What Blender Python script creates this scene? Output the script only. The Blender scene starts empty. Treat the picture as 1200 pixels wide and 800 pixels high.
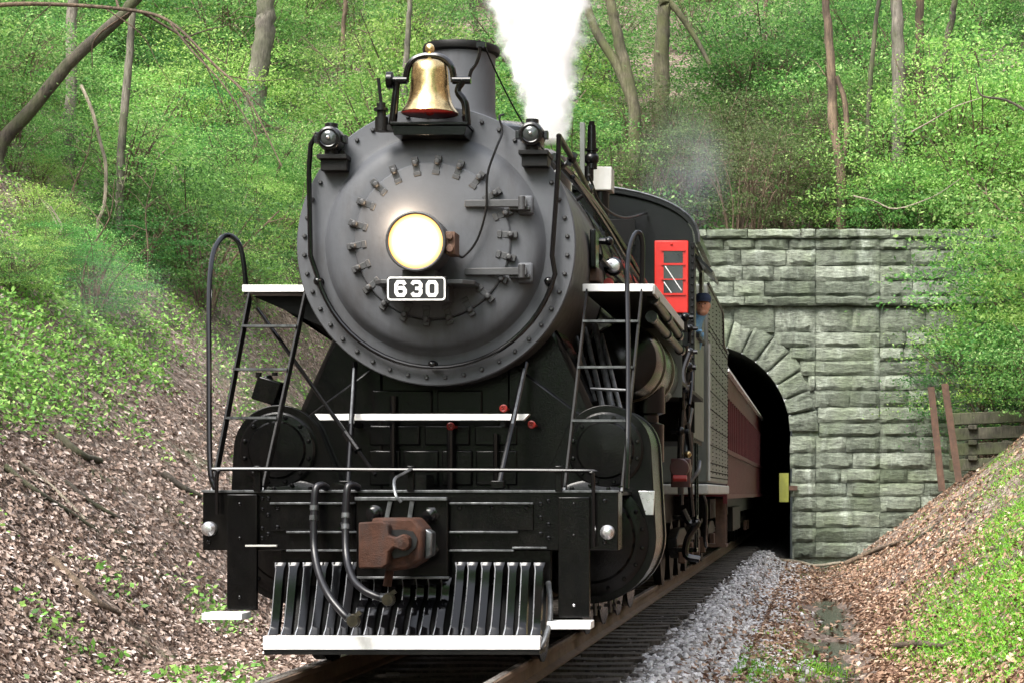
import bpy, bmesh, math, random
import numpy as np
from mathutils import Vector, Matrix, noise as mnoise

random.seed(11)
RNG = np.random.default_rng(7)
scene = bpy.context.scene
COL = scene.collection
PI = math.pi

# ------------------------------------------------------------------ camera
CX, CZ, F = 2.96, 1.28, 2400.0          # camera 2.96 m right of the track centre, 1.28 m over rail top
VU, VV = 955.0, 577.0                    # vanishing point of the track, photograph pixels
cam_d = bpy.data.cameras.new('camera')
cam = bpy.data.objects.new('camera', cam_d)
COL.objects.link(cam)
cam.location = (CX, 0, CZ)
cam.rotation_euler = (PI / 2, 0, 0)
cam_d.sensor_width = 36
cam_d.lens = F / 1200 * 36
cam_d.shift_x = -(VU - 600) / 1200
cam_d.shift_y = (VV - 400) / 1200
cam_d.clip_start = 0.2
cam_d.clip_end = 600
scene.camera = cam

# ------------------------------------------------------------------ light
SUN_EL, SUN_AZ = math.radians(52), math.radians(-150)   # behind the camera, to the left
world = bpy.data.worlds.new('World')
scene.world = world
world.use_nodes = True
nt = world.node_tree
sky = nt.nodes.new('ShaderNodeTexSky')
sky.sky_type = 'NISHITA'
sky.sun_disc = False
sky.sun_elevation = SUN_EL
sky.sun_rotation = SUN_AZ
sky.air_density = 1.0
sky.dust_density = 3.0
sky.ozone_density = 0.6
bg = nt.nodes['Background']
bg.inputs['Strength'].default_value = 0.15
hsv = nt.nodes.new('ShaderNodeHueSaturation')     # thin cloud: the blue is washed out of the sky
hsv.inputs['Saturation'].default_value = 0.36
nt.links.new(sky.outputs[0], hsv.inputs['Color'])
nt.links.new(hsv.outputs[0], bg.inputs[0])
sd = bpy.data.lights.new('sun', 'SUN')
sd.energy = 1.5
sd.angle = math.radians(30)
sd.color = (1.0, 0.95, 0.87)
sun = bpy.data.objects.new('sun', sd)
COL.objects.link(sun)
# direction TO the sun: azimuth measured from +Y (sky convention), clockwise seen from above
tosun = Vector((math.sin(SUN_AZ) * math.cos(SUN_EL), math.cos(SUN_AZ) * math.cos(SUN_EL), math.sin(SUN_EL)))
sun.rotation_euler = tosun.to_track_quat('Z', 'Y').to_euler()

vs = scene.view_settings
vs.view_transform = 'Standard'
vs.look = 'None'
vs.exposure = 2.1
vs.gamma = 1.0
scene.render.engine = 'CYCLES'
cy = scene.cycles
cy.use_denoising = True
cy.max_bounces = 16
cy.diffuse_bounces = 3
cy.glossy_bounces = 3
cy.transmission_bounces = 4
cy.transparent_max_bounces = 12
cy.volume_bounces = 14
cy.sample_clamp_indirect = 6
cy.caustics_reflective = False
cy.caustics_refractive = False

# ------------------------------------------------------------------ helpers
def W(u, v, y):
    """photograph pixel + known distance along the track -> world point"""
    return Vector((CX + (u - VU) * y / F, y, CZ - (v - VV) * y / F))

ORG = {}                                   # world origin of each object that can be a parent

class MB:
    def __init__(s):
        s.v, s.f = [], []
    def add(s, vs_, fs):
        o = len(s.v)
        s.v += [tuple(p) for p in vs_]
        s.f += [tuple(i + o for i in f) for f in fs]
        return s
    def box(s, c, d, rot=None):
        x, y, z = d[0] / 2, d[1] / 2, d[2] / 2
        pts = [Vector(p) for p in ((-x, -y, -z), (x, -y, -z), (x, y, -z), (-x, y, -z), (-x, -y, z), (x, -y, z), (x, y, z), (-x, y, z))]
        if rot is not None:
            pts = [rot @ p for p in pts]
        c = Vector(c)
        return s.add([p + c for p in pts], [(0, 3, 2, 1), (4, 5, 6, 7), (0, 1, 5, 4), (1, 2, 6, 5), (2, 3, 7, 6), (3, 0, 4, 7)])
    def bb(s, x0, x1, y0, y1, z0, z1):
        return s.box(((x0 + x1) / 2, (y0 + y1) / 2, (z0 + z1) / 2), (abs(x1 - x0), abs(y1 - y0), abs(z1 - z0)))
    def bar(s, a, b, w, h, up=(0, 0, 1)):
        a, b = Vector(a), Vector(b)
        d = (b - a)
        L = d.length
        z = d.normalized()
        x = Vector(up).cross(z)
        if x.length < 1e-4:
            x = Vector((1, 0, 0)).cross(z)
        x.normalize()
        y = z.cross(x)
        R = Matrix((x, y, z)).transposed()
        return s.box((a + b) / 2, (w, h, L), R)
    def tube(s, pts, r, n=8, caps=True):
        pts = [Vector(p) for p in pts]
        m = len(pts)
        rs = r if isinstance(r, (list, tuple)) else [r] * m
        t0 = (pts[1] - pts[0]).normalized()
        ref = Vector((0, 0, 1)) if abs(t0.z) < 0.9 else Vector((1, 0, 0))
        u = t0.cross(ref).normalized()
        vv, ff = [], []
        for i, p in enumerate(pts):
            if i == 0: t = t0
            elif i == m - 1: t = (pts[i] - pts[i - 1]).normalized()
            else: t = ((pts[i + 1] - pts[i]).normalized() + (pts[i] - pts[i - 1]).normalized()).normalized()
            u = (u - t * u.dot(t))
            u.normalize()
            w = t.cross(u)
            for k in range(n):
                a = 2 * PI * k / n
                vv.append(p + (u * math.cos(a) + w * math.sin(a)) * rs[i])
        for i in range(m - 1):
            for k in range(n):
                k2 = (k + 1) % n
                ff.append((i * n + k, i * n + k2, (i + 1) * n + k2, (i + 1) * n + k))
        if caps:
            ff.append(tuple(range(n - 1, -1, -1)))
            ff.append(tuple(range((m - 1) * n, m * n)))
        return s.add(vv, ff)
    def cyl(s, a, b, r, r2=None, n=20):
        return s.tube([a, b], [r, r if r2 is None else r2], n)
    def lathe(s, prof, o, ax='Z', n=32, close=False):
        """prof: (radius, distance along axis) list"""
        o = Vector(o)
        vv, ff = [], []
        for r, h in prof:
            for k in range(n):
                a = 2 * PI * k / n
                c, q = r * math.cos(a), r * math.sin(a)
                p = {'Z': (c, q, h), 'Y': (c, h, -q), 'X': (h, c, q)}[ax]
                vv.append(o + Vector(p))
        m = len(prof)
        for i in range(m - 1):
            for k in range(n):
                k2 = (k + 1) % n
                ff.append((i * n + k, i * n + k2, (i + 1) * n + k2, (i + 1) * n + k))
        ff.append(tuple(range(n - 1, -1, -1)))
        ff.append(tuple(range((m - 1) * n, m * n)))
        return s.add(vv, ff)
    def prism(s, poly, plane, a, b):
        """poly 2D outline in plane XZ / YZ / XY, extruded between a and b on the third axis"""
        def p3(p, t):
            return {'XZ': (p[0], t, p[1]), 'YZ': (t, p[0], p[1]), 'XY': (p[0], p[1], t)}[plane]
        n = len(poly)
        vv = [p3(p, a) for p in poly] + [p3(p, b) for p in poly]
        ff = [tuple(range(n)), tuple(range(2 * n - 1, n - 1, -1))]
        ff += [(i, i + n, (i + 1) % n + n, (i + 1) % n) for i in range(n)]
        return s.add(vv, ff)
    def sphere(s, c, r, n=16, m=10, sc=(1, 1, 1)):
        prof = [(r * math.sin(PI * i / m), -r * math.cos(PI * i / m)) for i in range(1, m)]
        o = len(s.v)
        s.lathe(prof, (0, 0, 0), 'Z', n)
        c = Vector(c)
        for i in range(o, len(s.v)):
            p = s.v[i]
            s.v[i] = (p[0] * sc[0] + c.x, p[1] * sc[1] + c.y, p[2] * sc[2] + c.z)
        return s
    def mesh(s, name, origin, smooth=True, ang=35):
        me = bpy.data.meshes.new(name)
        o = Vector(origin)
        me.from_pydata([(p[0] - o.x, p[1] - o.y, p[2] - o.z) for p in s.v], [], s.f)
        bm = bmesh.new()
        bm.from_mesh(me)
        bmesh.ops.recalc_face_normals(bm, faces=bm.faces)
        bm.to_mesh(me)
        bm.free()
        if smooth:
            me.shade_smooth()
            me.set_sharp_from_angle(angle=math.radians(ang))
        return me
    def build(s, name, mat, parent=None, bevel=0.0, smooth=True, origin=None, ang=35):
        if origin is None:
            a = np.array(s.v)
            origin = (a.min(0) + a.max(0)) / 2
        me = s.mesh(name, origin, smooth, ang)
        return link(name, me, mat, parent, origin, bevel)

def link(name, me, mat, parent, origin, bevel=0.0, rot=None):
    ob = bpy.data.objects.new(name, me)
    COL.objects.link(ob)
    if mat is not None and not me.materials:
        me.materials.append(M[mat] if isinstance(mat, str) else mat)
    o = Vector(origin)
    ORG[ob.name] = o
    if parent is not None:
        ob.parent = parent
        ob.location = o - ORG[parent.name]
    else:
        ob.location = o
    if rot is not None:
        ob.rotation_euler = rot
    if bevel > 0:
        b = ob.modifiers.new('bevel', 'BEVEL')
        b.width = bevel
        b.segments = 2
        b.limit_method = 'ANGLE'
        b.angle_limit = math.radians(40)
    return ob

def tag(o, label, cat, group=None):
    o['label'] = label
    o['category'] = cat
    if group:
        o['group'] = group
    return o

def thing(name, label, cat, loc, group=None):
    o = bpy.data.objects.new(name, None)
    COL.objects.link(o)
    o.empty_display_size = 0.3
    o.location = loc
    ORG[o.name] = Vector(loc)
    return tag(o, label, cat, group)

def arc(c, r, a0, a1, n, plane='XZ', t=0.0):
    out = []
    for i in range(n + 1):
        a = math.radians(a0 + (a1 - a0) * i / n)
        p = (c[0] + r * math.cos(a), c[1] + r * math.sin(a))
        out.append({'XZ': (p[0], t, p[1]), 'YZ': (t, p[0], p[1])}[plane])
    return out

def smooth_pts(pts, k=4):
    """Catmull-Rom through points"""
    P = [Vector(p) for p in pts]
    P = [P[0] * 2 - P[1]] + P + [P[-1] * 2 - P[-2]]
    out = []
    for i in range(1, len(P) - 2):
        for j in range(k):
            t = j / k
            a, b, c, d = P[i - 1], P[i], P[i + 1], P[i + 2]
            out.append(0.5 * ((2 * b) + (c - a) * t + (2 * a - 5 * b + 4 * c - d) * t * t + (3 * b - a - 3 * c + d) * t ** 3))
    out.append(P[-2])
    return out

def hull(points):
    pts = sorted(set((round(p[0], 5), round(p[1], 5)) for p in points))
    def half(ps):
        h = []
        for p in ps:
            while len(h) > 1 and (h[-1][0] - h[-2][0]) * (p[1] - h[-2][1]) - (h[-1][1] - h[-2][1]) * (p[0] - h[-2][0]) <= 0:
                h.pop()
            h.append(p)
        return h
    a, b = half(pts), half(pts[::-1])
    return a[:-1] + b[:-1]

def np_mesh(name, V, polys):
    """V (n,3), polys (m,k) arrays -> mesh, fast"""
    me = bpy.data.meshes.new(name)
    me.vertices.add(len(V))
    me.vertices.foreach_set('co', np.ascontiguousarray(V, dtype=np.float32).ravel())
    m, k = polys.shape
    me.loops.add(m * k)
    me.loops.foreach_set('vertex_index', np.ascontiguousarray(polys, dtype=np.int32).ravel())
    me.polygons.add(m)
    me.polygons.foreach_set('loop_start', np.arange(0, m * k, k, dtype=np.int32))
    me.update(calc_edges=True)
    me.validate()
    return me

def unit(a):
    return a / (np.linalg.norm(a, axis=1, keepdims=True) + 1e-9)

def leaf_mesh(name, C, L, up=0.6, ratio=0.55, normals=None, fold=0.0):
    """one quad per leaf, random orientation biased to lie flat"""
    n = len(C)
    nr = RNG.normal(size=(n, 3)) * 0.6
    if normals is None:
        nr[:, 2] += up
    else:
        nr += normals * up
    nr = unit(nr)
    t = RNG.normal(size=(n, 3))
    t = unit(t - nr * (t * nr).sum(1, keepdims=True))
    b = np.cross(nr, t)
    L = np.asarray(L).reshape(-1, 1)
    Wd = L * ratio
    lift = nr * L * fold
    V = np.stack([C - t * L / 2, C + b * Wd / 2 + t * L * .08 + lift, C + t * L / 2, C - b * Wd / 2 + t * L * .08 + lift], 1).reshape(-1, 3)
    q = np.arange(n * 4).reshape(n, 4)
    if fold:
        q = np.concatenate([q[:, [0, 1, 2]], q[:, [0, 2, 3]]])
    return np_mesh(name, V, q)

# ------------------------------------------------------------------ materials
M = {}
def newmat(name):
    m = bpy.data.materials.new(name)
    m.use_nodes = True
    M[name] = m
    n = m.node_tree.nodes
    return m, m.node_tree, n['Principled BSDF']

def node(t, kind, **kw):
    n = t.nodes.new(kind)
    for k, v in kw.items():
        setattr(n, k, v)
    return n

def ramp(t, fac, stops):
    r = node(t, 'ShaderNodeValToRGB')
    while len(r.color_ramp.elements) < len(stops):
        r.color_ramp.elements.new(0.5)
    for e, (p, c) in zip(r.color_ramp.elements, stops):
        e.position = p
        e.color = (*c, 1) if len(c) == 3 else c
    t.links.new(fac, r.inputs[0])
    return r.outputs[0]

def noise_fac(t, scale, detail=4, rough=0.6, coord='Object', vec=None, stretch=None):
    n = node(t, 'ShaderNodeTexNoise')
    n.inputs['Scale'].default_value = scale
    n.inputs['Detail'].default_value = detail
    n.inputs['Roughness'].default_value = rough
    if vec is None:
        tc = node(t, 'ShaderNodeTexCoord')
        vec = tc.outputs[coord]
    if stretch:
        mp = node(t, 'ShaderNodeMapping')
        mp.inputs['Scale'].default_value = stretch
        t.links.new(vec, mp.inputs[0])
        vec = mp.outputs[0]
    t.links.new(vec, n.inputs['Vector'])
    return n.outputs[0]

def geo_pos(t):
    return node(t, 'ShaderNodeNewGeometry').outputs['Position']

def bump(t, fac, strength, dist, b):
    bn = node(t, 'ShaderNodeBump')
    bn.inputs['Strength'].default_value = strength
    bn.inputs['Distance'].default_value = dist
    t.links.new(fac, bn.inputs['Height'])
    t.links.new(bn.outputs[0], b.inputs['Normal'])

def mixc(t, fac, a, b, mode='MIX'):
    m = node(t, 'ShaderNodeMix', data_type='RGBA', blend_type=mode)
    for s, v in ((m.inputs[0], fac), (m.inputs[6], a), (m.inputs[7], b)):
        if hasattr(v, 'links'): t.links.new(v, s)
        elif isinstance(v, (int, float)): s.default_value = v
        else: s.default_value = (*v, 1)
    return m.outputs[2]

def paint(name, col, rough=0.35, var=0.25, scale=4.0, metallic=0.0, dirt=None, dirt_amt=0.35, bmp=0.0, coat=0.0, rvar=0.15, spec=0.5):
    m, t, b = newmat(name)
    b.inputs['Specular IOR Level'].default_value = spec
    pos = geo_pos(t)
    f = noise_fac(t, scale, 6, 0.65, vec=pos)
    lo = tuple(c * (1 - var) for c in col)
    hi = tuple(min(1, c * (1 + var)) for c in col)
    c = ramp(t, f, [(0.3, lo), (0.7, hi)])
    if dirt:
        g = noise_fac(t, scale * 0.6, 8, 0.7, vec=pos, stretch=(1.7, 1.0, 0.5))
        k = ramp(t, g, [(0.46, (0, 0, 0)), (0.72, (dirt_amt,) * 3)])
        c = mixc(t, k, c, dirt)
    t.links.new(c, b.inputs['Base Color'])
    g2 = noise_fac(t, scale * 2.3, 5, 0.7, vec=pos)
    r = node(t, 'ShaderNodeMapRange')
    r.inputs[3].default_value = max(0.03, rough - rvar)
    r.inputs[4].default_value = min(1, rough + rvar)
    t.links.new(g2, r.inputs[0])
    t.links.new(r.outputs[0], b.inputs['Roughness'])
    b.inputs['Metallic'].default_value = metallic
    if coat: b.inputs['Coat Weight'].default_value = coat
    if bmp: bump(t, noise_fac(t, scale * 12, 4, 0.6, vec=pos), bmp, 0.01, b)
    return m

paint('black_gloss', (0.0016, 0.0016, 0.0018), 0.16, 0.4, 6, dirt=(0.012, 0.0105, 0.009), dirt_amt=0.35, bmp=0.12, rvar=0.1, spec=0.22)
paint('black_pipe', (0.0022, 0.0022, 0.0026), 0.15, 0.2, 8, bmp=0.03, rvar=0.08, spec=0.35)
paint('black_matte', (0.002, 0.002, 0.002), 0.5, 0.4, 5, dirt=(0.009, 0.0075, 0.006), dirt_amt=0.6, bmp=0.2, spec=0.2)
paint('graphite', (0.068, 0.072, 0.080), 0.55, 0.12, 2.2, dirt=(0.036, 0.034, 0.034), dirt_amt=0.95, bmp=0.14, rvar=0.14, spec=0.3)
paint('graphite_dark', (0.034, 0.035, 0.037), 0.5, 0.15, 4, dirt=(0.018, 0.016, 0.015), dirt_amt=0.7, bmp=0.1)
paint('jacket', (0.006, 0.007, 0.007), 0.2, 0.25, 3, dirt=(0.018, 0.017, 0.015), dirt_amt=0.4, rvar=0.08, spec=0.4)
paint('white_paint', (0.74, 0.74, 0.73), 0.5, 0.06, 5, dirt=(0.30, 0.28, 0.25), dirt_amt=0.7)
paint('bright_metal', (0.55, 0.55, 0.56), 0.3, 0.2, 10, metallic=0.9)
paint('worn_lit_edge', (0.12, 0.125, 0.13), 0.32, 0.4, 14, metallic=0.6, dirt=(0.012, 0.012, 0.012), dirt_amt=0.95)  # worn metal; doubles as the painted sky highlight on the ladder stiles
paint('brass', (0.60, 0.45, 0.22), 0.27, 0.25, 9, metallic=1.0, dirt=(0.10, 0.06, 0.03), dirt_amt=0.9, rvar=0.14)
paint('bronze_pipe', (0.060, 0.052, 0.034), 0.35, 0.4, 9, metallic=0.7, dirt=(0.01, 0.01, 0.01), dirt_amt=0.8)
paint('bell_red', (0.24, 0.008, 0.005), 0.45, 0.1, 6)
paint('cab_red', (0.52, 0.016, 0.009), 0.4, 0.06, 4)
paint('valve_red', (0.25, 0.015, 0.01), 0.4, 0.1, 6)
paint('rust', (0.046, 0.019, 0.011), 0.7, 0.5, 11, dirt=(0.030, 0.027, 0.027), dirt_amt=0.95, bmp=0.8, rvar=0.15, spec=0.2)
paint('rust_dark', (0.085, 0.045, 0.028), 0.8, 0.4, 6, dirt=(0.03, 0.022, 0.018), dirt_amt=0.6, bmp=0.4)
paint('rail_side', (0.115, 0.075, 0.048), 0.75, 0.3, 5, dirt=(0.05, 0.035, 0.025), dirt_amt=0.6, bmp=0.4)
paint('rail_head', (0.42, 0.38, 0.35), 0.3, 0.2, 6, metallic=0.85, dirt=(0.16, 0.11, 0.08), dirt_amt=0.7)
paint('rubber', (0.007, 0.007, 0.009), 0.33, 0.3, 10, spec=0.4)
paint('tender_grey', (0.095, 0.102, 0.092), 0.40, 0.22, 3, dirt=(0.055, 0.058, 0.045), dirt_amt=0.5)
paint('sill_grey', (0.38, 0.38, 0.36), 0.55, 0.12, 5, dirt=(0.3, 0.27, 0.2), dirt_amt=0.5)
paint('maroon', (0.082, 0.013, 0.015), 0.45, 0.25, 5, dirt=(0.065, 0.014, 0.016), dirt_amt=0.6, spec=0.25)
paint('maroon_dark', (0.045, 0.010, 0.010), 0.45, 0.25, 5)
paint('roof_grey', (0.10, 0.10, 0.10), 0.6, 0.2, 3)
paint('glass_dark', (0.012, 0.014, 0.016), 0.06, 0.2, 3, rvar=0.03)
paint('yellow_board', (0.22, 0.23, 0.035), 0.5, 0.15, 5, dirt=(0.15, 0.16, 0.05), dirt_amt=0.6)
paint('skin', (0.46, 0.22, 0.14), 0.5, 0.12, 20)
paint('denim', (0.16, 0.33, 0.52), 0.85, 0.2, 30)
paint('navy_cloth', (0.025, 0.04, 0.085), 0.9, 0.2, 30)
paint('hair', (0.05, 0.03, 0.02), 0.7, 0.2, 30)
paint('plate_black', (0.004, 0.0035, 0.004), 0.4, 0.2, 8)
paint('lamp_grey', (0.006, 0.0062, 0.007), 0.25, 0.2, 10, rvar=0.1, spec=0.35)
paint('painted_highlight', (0.42, 0.43, 0.46), 0.3, 0.3, 12, metallic=0.6)
paint('coal', (0.012, 0.012, 0.013), 0.4, 0.4, 12, bmp=0.6)

def bark(name, a, b, moss=None, moss_amt=0.7):
    m, t, bs = newmat(name)
    pos = geo_pos(t)
    f = noise_fac(t, 9, 9, 0.75, vec=pos, stretch=(1.8, 1.8, 0.30))
    c = ramp(t, f, [(0.36, a), (0.62, b)])
    blot = ramp(t, noise_fac(t, 1.3, 5, 0.6, vec=pos), [(0.35, (0.45,) * 3), (0.65, (1.25,) * 3)])
    c = mixc(t, 1.0, c, blot, 'MULTIPLY')
    if moss:
        g = noise_fac(t, 1.6, 6, 0.65, vec=pos)
        k = ramp(t, g, [(0.42, (0, 0, 0)), (0.66, (moss_amt,) * 3)])
        c = mixc(t, k, c, moss)
    t.links.new(c, bs.inputs['Base Color'])
    bs.inputs['Roughness'].default_value = 0.9
    bump(t, f, 0.9, 0.05, bs)
bark('bark_grey', (0.075, 0.065, 0.052), (0.24, 0.215, 0.18), (0.10, 0.12, 0.05), 0.4)
bark('bark_brown', (0.065, 0.045, 0.030), (0.19, 0.135, 0.09))
bark('bark_dark', (0.03, 0.025, 0.02), (0.11, 0.09, 0.068), (0.07, 0.09, 0.03))
bark('bark_moss', (0.045, 0.04, 0.025), (0.14, 0.125, 0.08), (0.085, 0.10, 0.03))
bark('twig_pale', (0.20, 0.17, 0.12), (0.40, 0.35, 0.27))
bark('tie_wood', (0.018, 0.014, 0.012), (0.095, 0.078, 0.064))
bark('crib_wood', (0.04, 0.038, 0.028), (0.12, 0.11, 0.08), (0.07, 0.09, 0.03))

def leafmat(name, stops, trans=0.56, objvar=0.12, rough=0.5):
    m, t, b = newmat(name)
    g = node(t, 'ShaderNodeNewGeometry')
    c = ramp(t, g.outputs['Random Per Island'], stops)
    oi = node(t, 'ShaderNodeObjectInfo')
    hs = node(t, 'ShaderNodeHueSaturation')
    mr = node(t, 'ShaderNodeMapRange')
    mr.inputs[3].default_value = 1 - objvar * 2
    mr.inputs[4].default_value = 1 + objvar * 2
    t.links.new(oi.outputs['Random'], mr.inputs[0])
    t.links.new(mr.outputs[0], hs.inputs['Value'])
    mr2 = node(t, 'ShaderNodeMapRange')
    mr2.inputs[3].default_value = 0.5 - objvar * 0.14
    mr2.inputs[4].default_value = 0.5 + objvar * 0.14
    mu = node(t, 'ShaderNodeMath', operation='FRACT')
    ml = node(t, 'ShaderNodeMath', operation='MULTIPLY')
    ml.inputs[1].default_value = 17.3
    t.links.new(oi.outputs['Random'], ml.inputs[0])
    t.links.new(ml.outputs[0], mu.inputs[0])
    t.links.new(mu.outputs[0], mr2.inputs[0])
    t.links.new(mr2.outputs[0], hs.inputs['Hue'])
    t.links.new(c, hs.inputs['Color'])
    t.links.new(hs.outputs[0], b.inputs['Base Color'])
    b.inputs['Roughness'].default_value = rough
    b.inputs['Specular IOR Level'].default_value = 0.3
    tr = node(t, 'ShaderNodeBsdfTranslucent')
    t.links.new(hs.outputs[0], tr.inputs[0])
    mx = node(t, 'ShaderNodeMixShader')
    mx.inputs[0].default_value = trans
    t.links.new(b.outputs[0], mx.inputs[1])
    t.links.new(tr.outputs[0], mx.inputs[2])
    t.links.new(mx.outputs[0], t.nodes['Material Output'].inputs[0])
    return m
leafmat('leaf_spring', [(0.0, (0.058, 0.165, 0.038)), (0.45, (0.138, 0.31, 0.072)), (0.8, (0.23, 0.44, 0.11)), (1.0, (0.46, 0.60, 0.24))])
leafmat('leaf_yellow', [(0.0, (0.11, 0.25, 0.040)), (0.5, (0.225, 0.43, 0.085)), (1.0, (0.46, 0.61, 0.21))])
leafmat('leaf_deep', [(0.0, (0.042, 0.125, 0.035)), (0.6, (0.085, 0.225, 0.055)), (1.0, (0.17, 0.36, 0.10))])
leafmat('leaf_dull', [(0.0, (0.055, 0.075, 0.032)), (0.6, (0.10, 0.150, 0.055)), (1.0, (0.18, 0.23, 0.10))])
leafmat('grass_green', [(0.0, (0.08, 0.21, 0.018)), (0.5, (0.15, 0.40, 0.028)), (1.0, (0.28, 0.54, 0.06))], trans=0.35)
leafmat('herb_green', [(0.0, (0.065, 0.15, 0.03)), (0.5, (0.14, 0.29, 0.050)), (1.0, (0.31, 0.46, 0.12))], trans=0.35)
leafmat('dead_leaf', [(0.0, (0.06, 0.040, 0.030)), (0.3, (0.17, 0.115, 0.088)), (0.62, (0.30, 0.225, 0.185)), (0.88, (0.43, 0.345, 0.30)), (1.0, (0.58, 0.50, 0.46))], trans=0.12, objvar=0.0, rough=0.7)
leafmat('dead_leaf_orange', [(0.0, (0.08, 0.042, 0.028)), (0.4, (0.22, 0.125, 0.080)), (0.8, (0.37, 0.245, 0.165)), (1.0, (0.52, 0.41, 0.32))], trans=0.12, objvar=0.0, rough=0.7)

def groundmat():
    m, t, b = newmat('ground')
    pos = geo_pos(t)
    v = node(t, 'ShaderNodeTexVoronoi')
    v.inputs['Scale'].default_value = 16
    t.links.new(pos, v.inputs['Vector'])
    sep = node(t, 'ShaderNodeSeparateColor')
    t.links.new(v.outputs['Color'], sep.inputs[0])
    c = ramp(t, sep.outputs[0], [(0, (0.06, 0.042, 0.032)), (0.4, (0.15, 0.105, 0.08)), (0.75, (0.24, 0.18, 0.145)), (1, (0.33, 0.27, 0.23))])
    soil = ramp(t, noise_fac(t, 9, 8, 0.7, vec=pos), [(0.3, (0.030, 0.022, 0.016)), (0.7, (0.10, 0.075, 0.055))])
    k = ramp(t, noise_fac(t, 0.9, 6, 0.65, vec=pos), [(0.50, (0, 0, 0)), (0.60, (0.85,) * 3)])
    c = mixc(t, k, c, soil)
    gr = ramp(t, noise_fac(t, 14, 6, 0.7, vec=pos), [(0.3, (0.03, 0.065, 0.012)), (0.7, (0.10, 0.17, 0.035))])
    k2 = ramp(t, noise_fac(t, 0.45, 8, 0.68, vec=pos), [(0.54, (0, 0, 0)), (0.63, (0.6,) * 3)])
    c = mixc(t, k2, c, gr)
    t.links.new(c, b.inputs['Base Color'])
    b.inputs['Roughness'].default_value = 0.95
    add = node(t, 'ShaderNodeMath', operation='ADD')
    t.links.new(v.outputs['Distance'], add.inputs[0])
    t.links.new(noise_fac(t, 22, 6, 0.7, vec=pos), add.inputs[1])
    bump(t, add.outputs[0], 0.9, 0.05, b)
groundmat()

def gravelmat(name, stops, scale=22):
    m, t, b = newmat(name)
    pos = geo_pos(t)
    v = node(t, 'ShaderNodeTexVoronoi')
    v.inputs['Scale'].default_value = scale
    t.links.new(pos, v.inputs['Vector'])
    sep = node(t, 'ShaderNodeSeparateColor')
    t.links.new(v.outputs['Color'], sep.inputs[0])
    c = ramp(t, sep.outputs[0], stops)
    t.links.new(c, b.inputs['Base Color'])
    b.inputs['Roughness'].default_value = 0.9
    bump(t, v.outputs['Distance'], 1.0, 0.04, b)
gravelmat('ballast_bed', [(0, (0.03, 0.027, 0.024)), (0.5, (0.085, 0.078, 0.072)), (1, (0.20, 0.19, 0.185))])
def stonemat_island(name, stops):
    m, t, b = newmat(name)
    g = node(t, 'ShaderNodeNewGeometry')
    c = ramp(t, g.outputs['Random Per Island'], stops)
    f = noise_fac(t, 40, 4, 0.6, vec=g.outputs['Position'])
    c = mixc(t, 0.5, c, ramp(t, f, [(0.3, (0.5,) * 3), (0.7, (1.1,) * 3)]), 'MULTIPLY')
    t.links.new(c, b.inputs['Base Color'])
    b.inputs['Roughness'].default_value = 0.85
stonemat_island('ballast_stone', [(0, (0.12, 0.105, 0.095)), (0.25, (0.32, 0.305, 0.30)), (0.7, (0.52, 0.50, 0.50)), (1, (0.74, 0.72, 0.73))])
stonemat_island('ballast_stone_oily', [(0, (0.025, 0.02, 0.018)), (0.5, (0.075, 0.062, 0.052)), (0.9, (0.15, 0.13, 0.115)), (1, (0.32, 0.29, 0.26))])

def portalmat(name, k=1.0):
    m, t, b = newmat(name)
    pos = geo_pos(t)
    f = noise_fac(t, 3.2, 10, 0.72, vec=pos)
    c = ramp(t, f, [(0.25, (0.065 * k, 0.072 * k, 0.058 * k)), (0.5, (0.19 * k, 0.205 * k, 0.175 * k)), (0.75, (0.36 * k, 0.375 * k, 0.345 * k))])
    mo = ramp(t, noise_fac(t, 0.8, 8, 0.7, vec=pos), [(0.45, (0, 0, 0)), (0.62, (0.8,) * 3)])
    c = mixc(t, mo, c, (0.13 * k, 0.155 * k, 0.10 * k))
    st = ramp(t, noise_fac(t, 1.7, 9, 0.7, vec=pos, stretch=(1.5, 1.0, 0.33)), [(0.54, (0, 0, 0)), (0.70, (0.65,) * 3)])
    c = mixc(t, st, c, (0.42 * k, 0.45 * k, 0.42 * k))
    dk = ramp(t, noise_fac(t, 1.1, 8, 0.7, vec=pos, stretch=(1.6, 1.0, 0.30)), [(0.32, (0.8,) * 3), (0.44, (0, 0, 0))])
    c = mixc(t, dk, c, (0.06 * k, 0.068 * k, 0.055 * k))
    fine = ramp(t, noise_fac(t, 7, 9, 0.78, vec=pos, stretch=(0.8, 0.8, 2.4)), [(0.34, (0.42,) * 3), (0.52, (0.95,) * 3), (0.68, (1.45,) * 3)])
    c = mixc(t, 1.0, c, fine, 'MULTIPLY')
    oi = node(t, 'ShaderNodeObjectInfo')
    vr = ramp(t, oi.outputs['Random'], [(0, (0.56, 0.61, 0.53)), (0.5, (0.93, 0.98, 0.90)), (1, (1.32, 1.36, 1.28))])
    c = mixc(t, 1.0, c, vr, 'MULTIPLY')
    t.links.new(c, b.inputs['Base Color'])
    b.inputs['Roughness'].default_value = 0.9
    bump(t, noise_fac(t, 7, 9, 0.78, vec=pos, stretch=(0.8, 0.8, 2.4)), 1.0, 0.13, b)
portalmat('portal_stone', 1.22)
portalmat('mortar', 1.8)
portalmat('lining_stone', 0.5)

m, t, b = newmat('ditch_water')
b.inputs['Base Color'].default_value = (0.012, 0.010, 0.007, 1)
b.inputs['Roughness'].default_value = 0.10
bump(t, noise_fac(t, 6, 4, 0.6, vec=geo_pos(t)), 0.25, 0.02, b)

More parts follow.
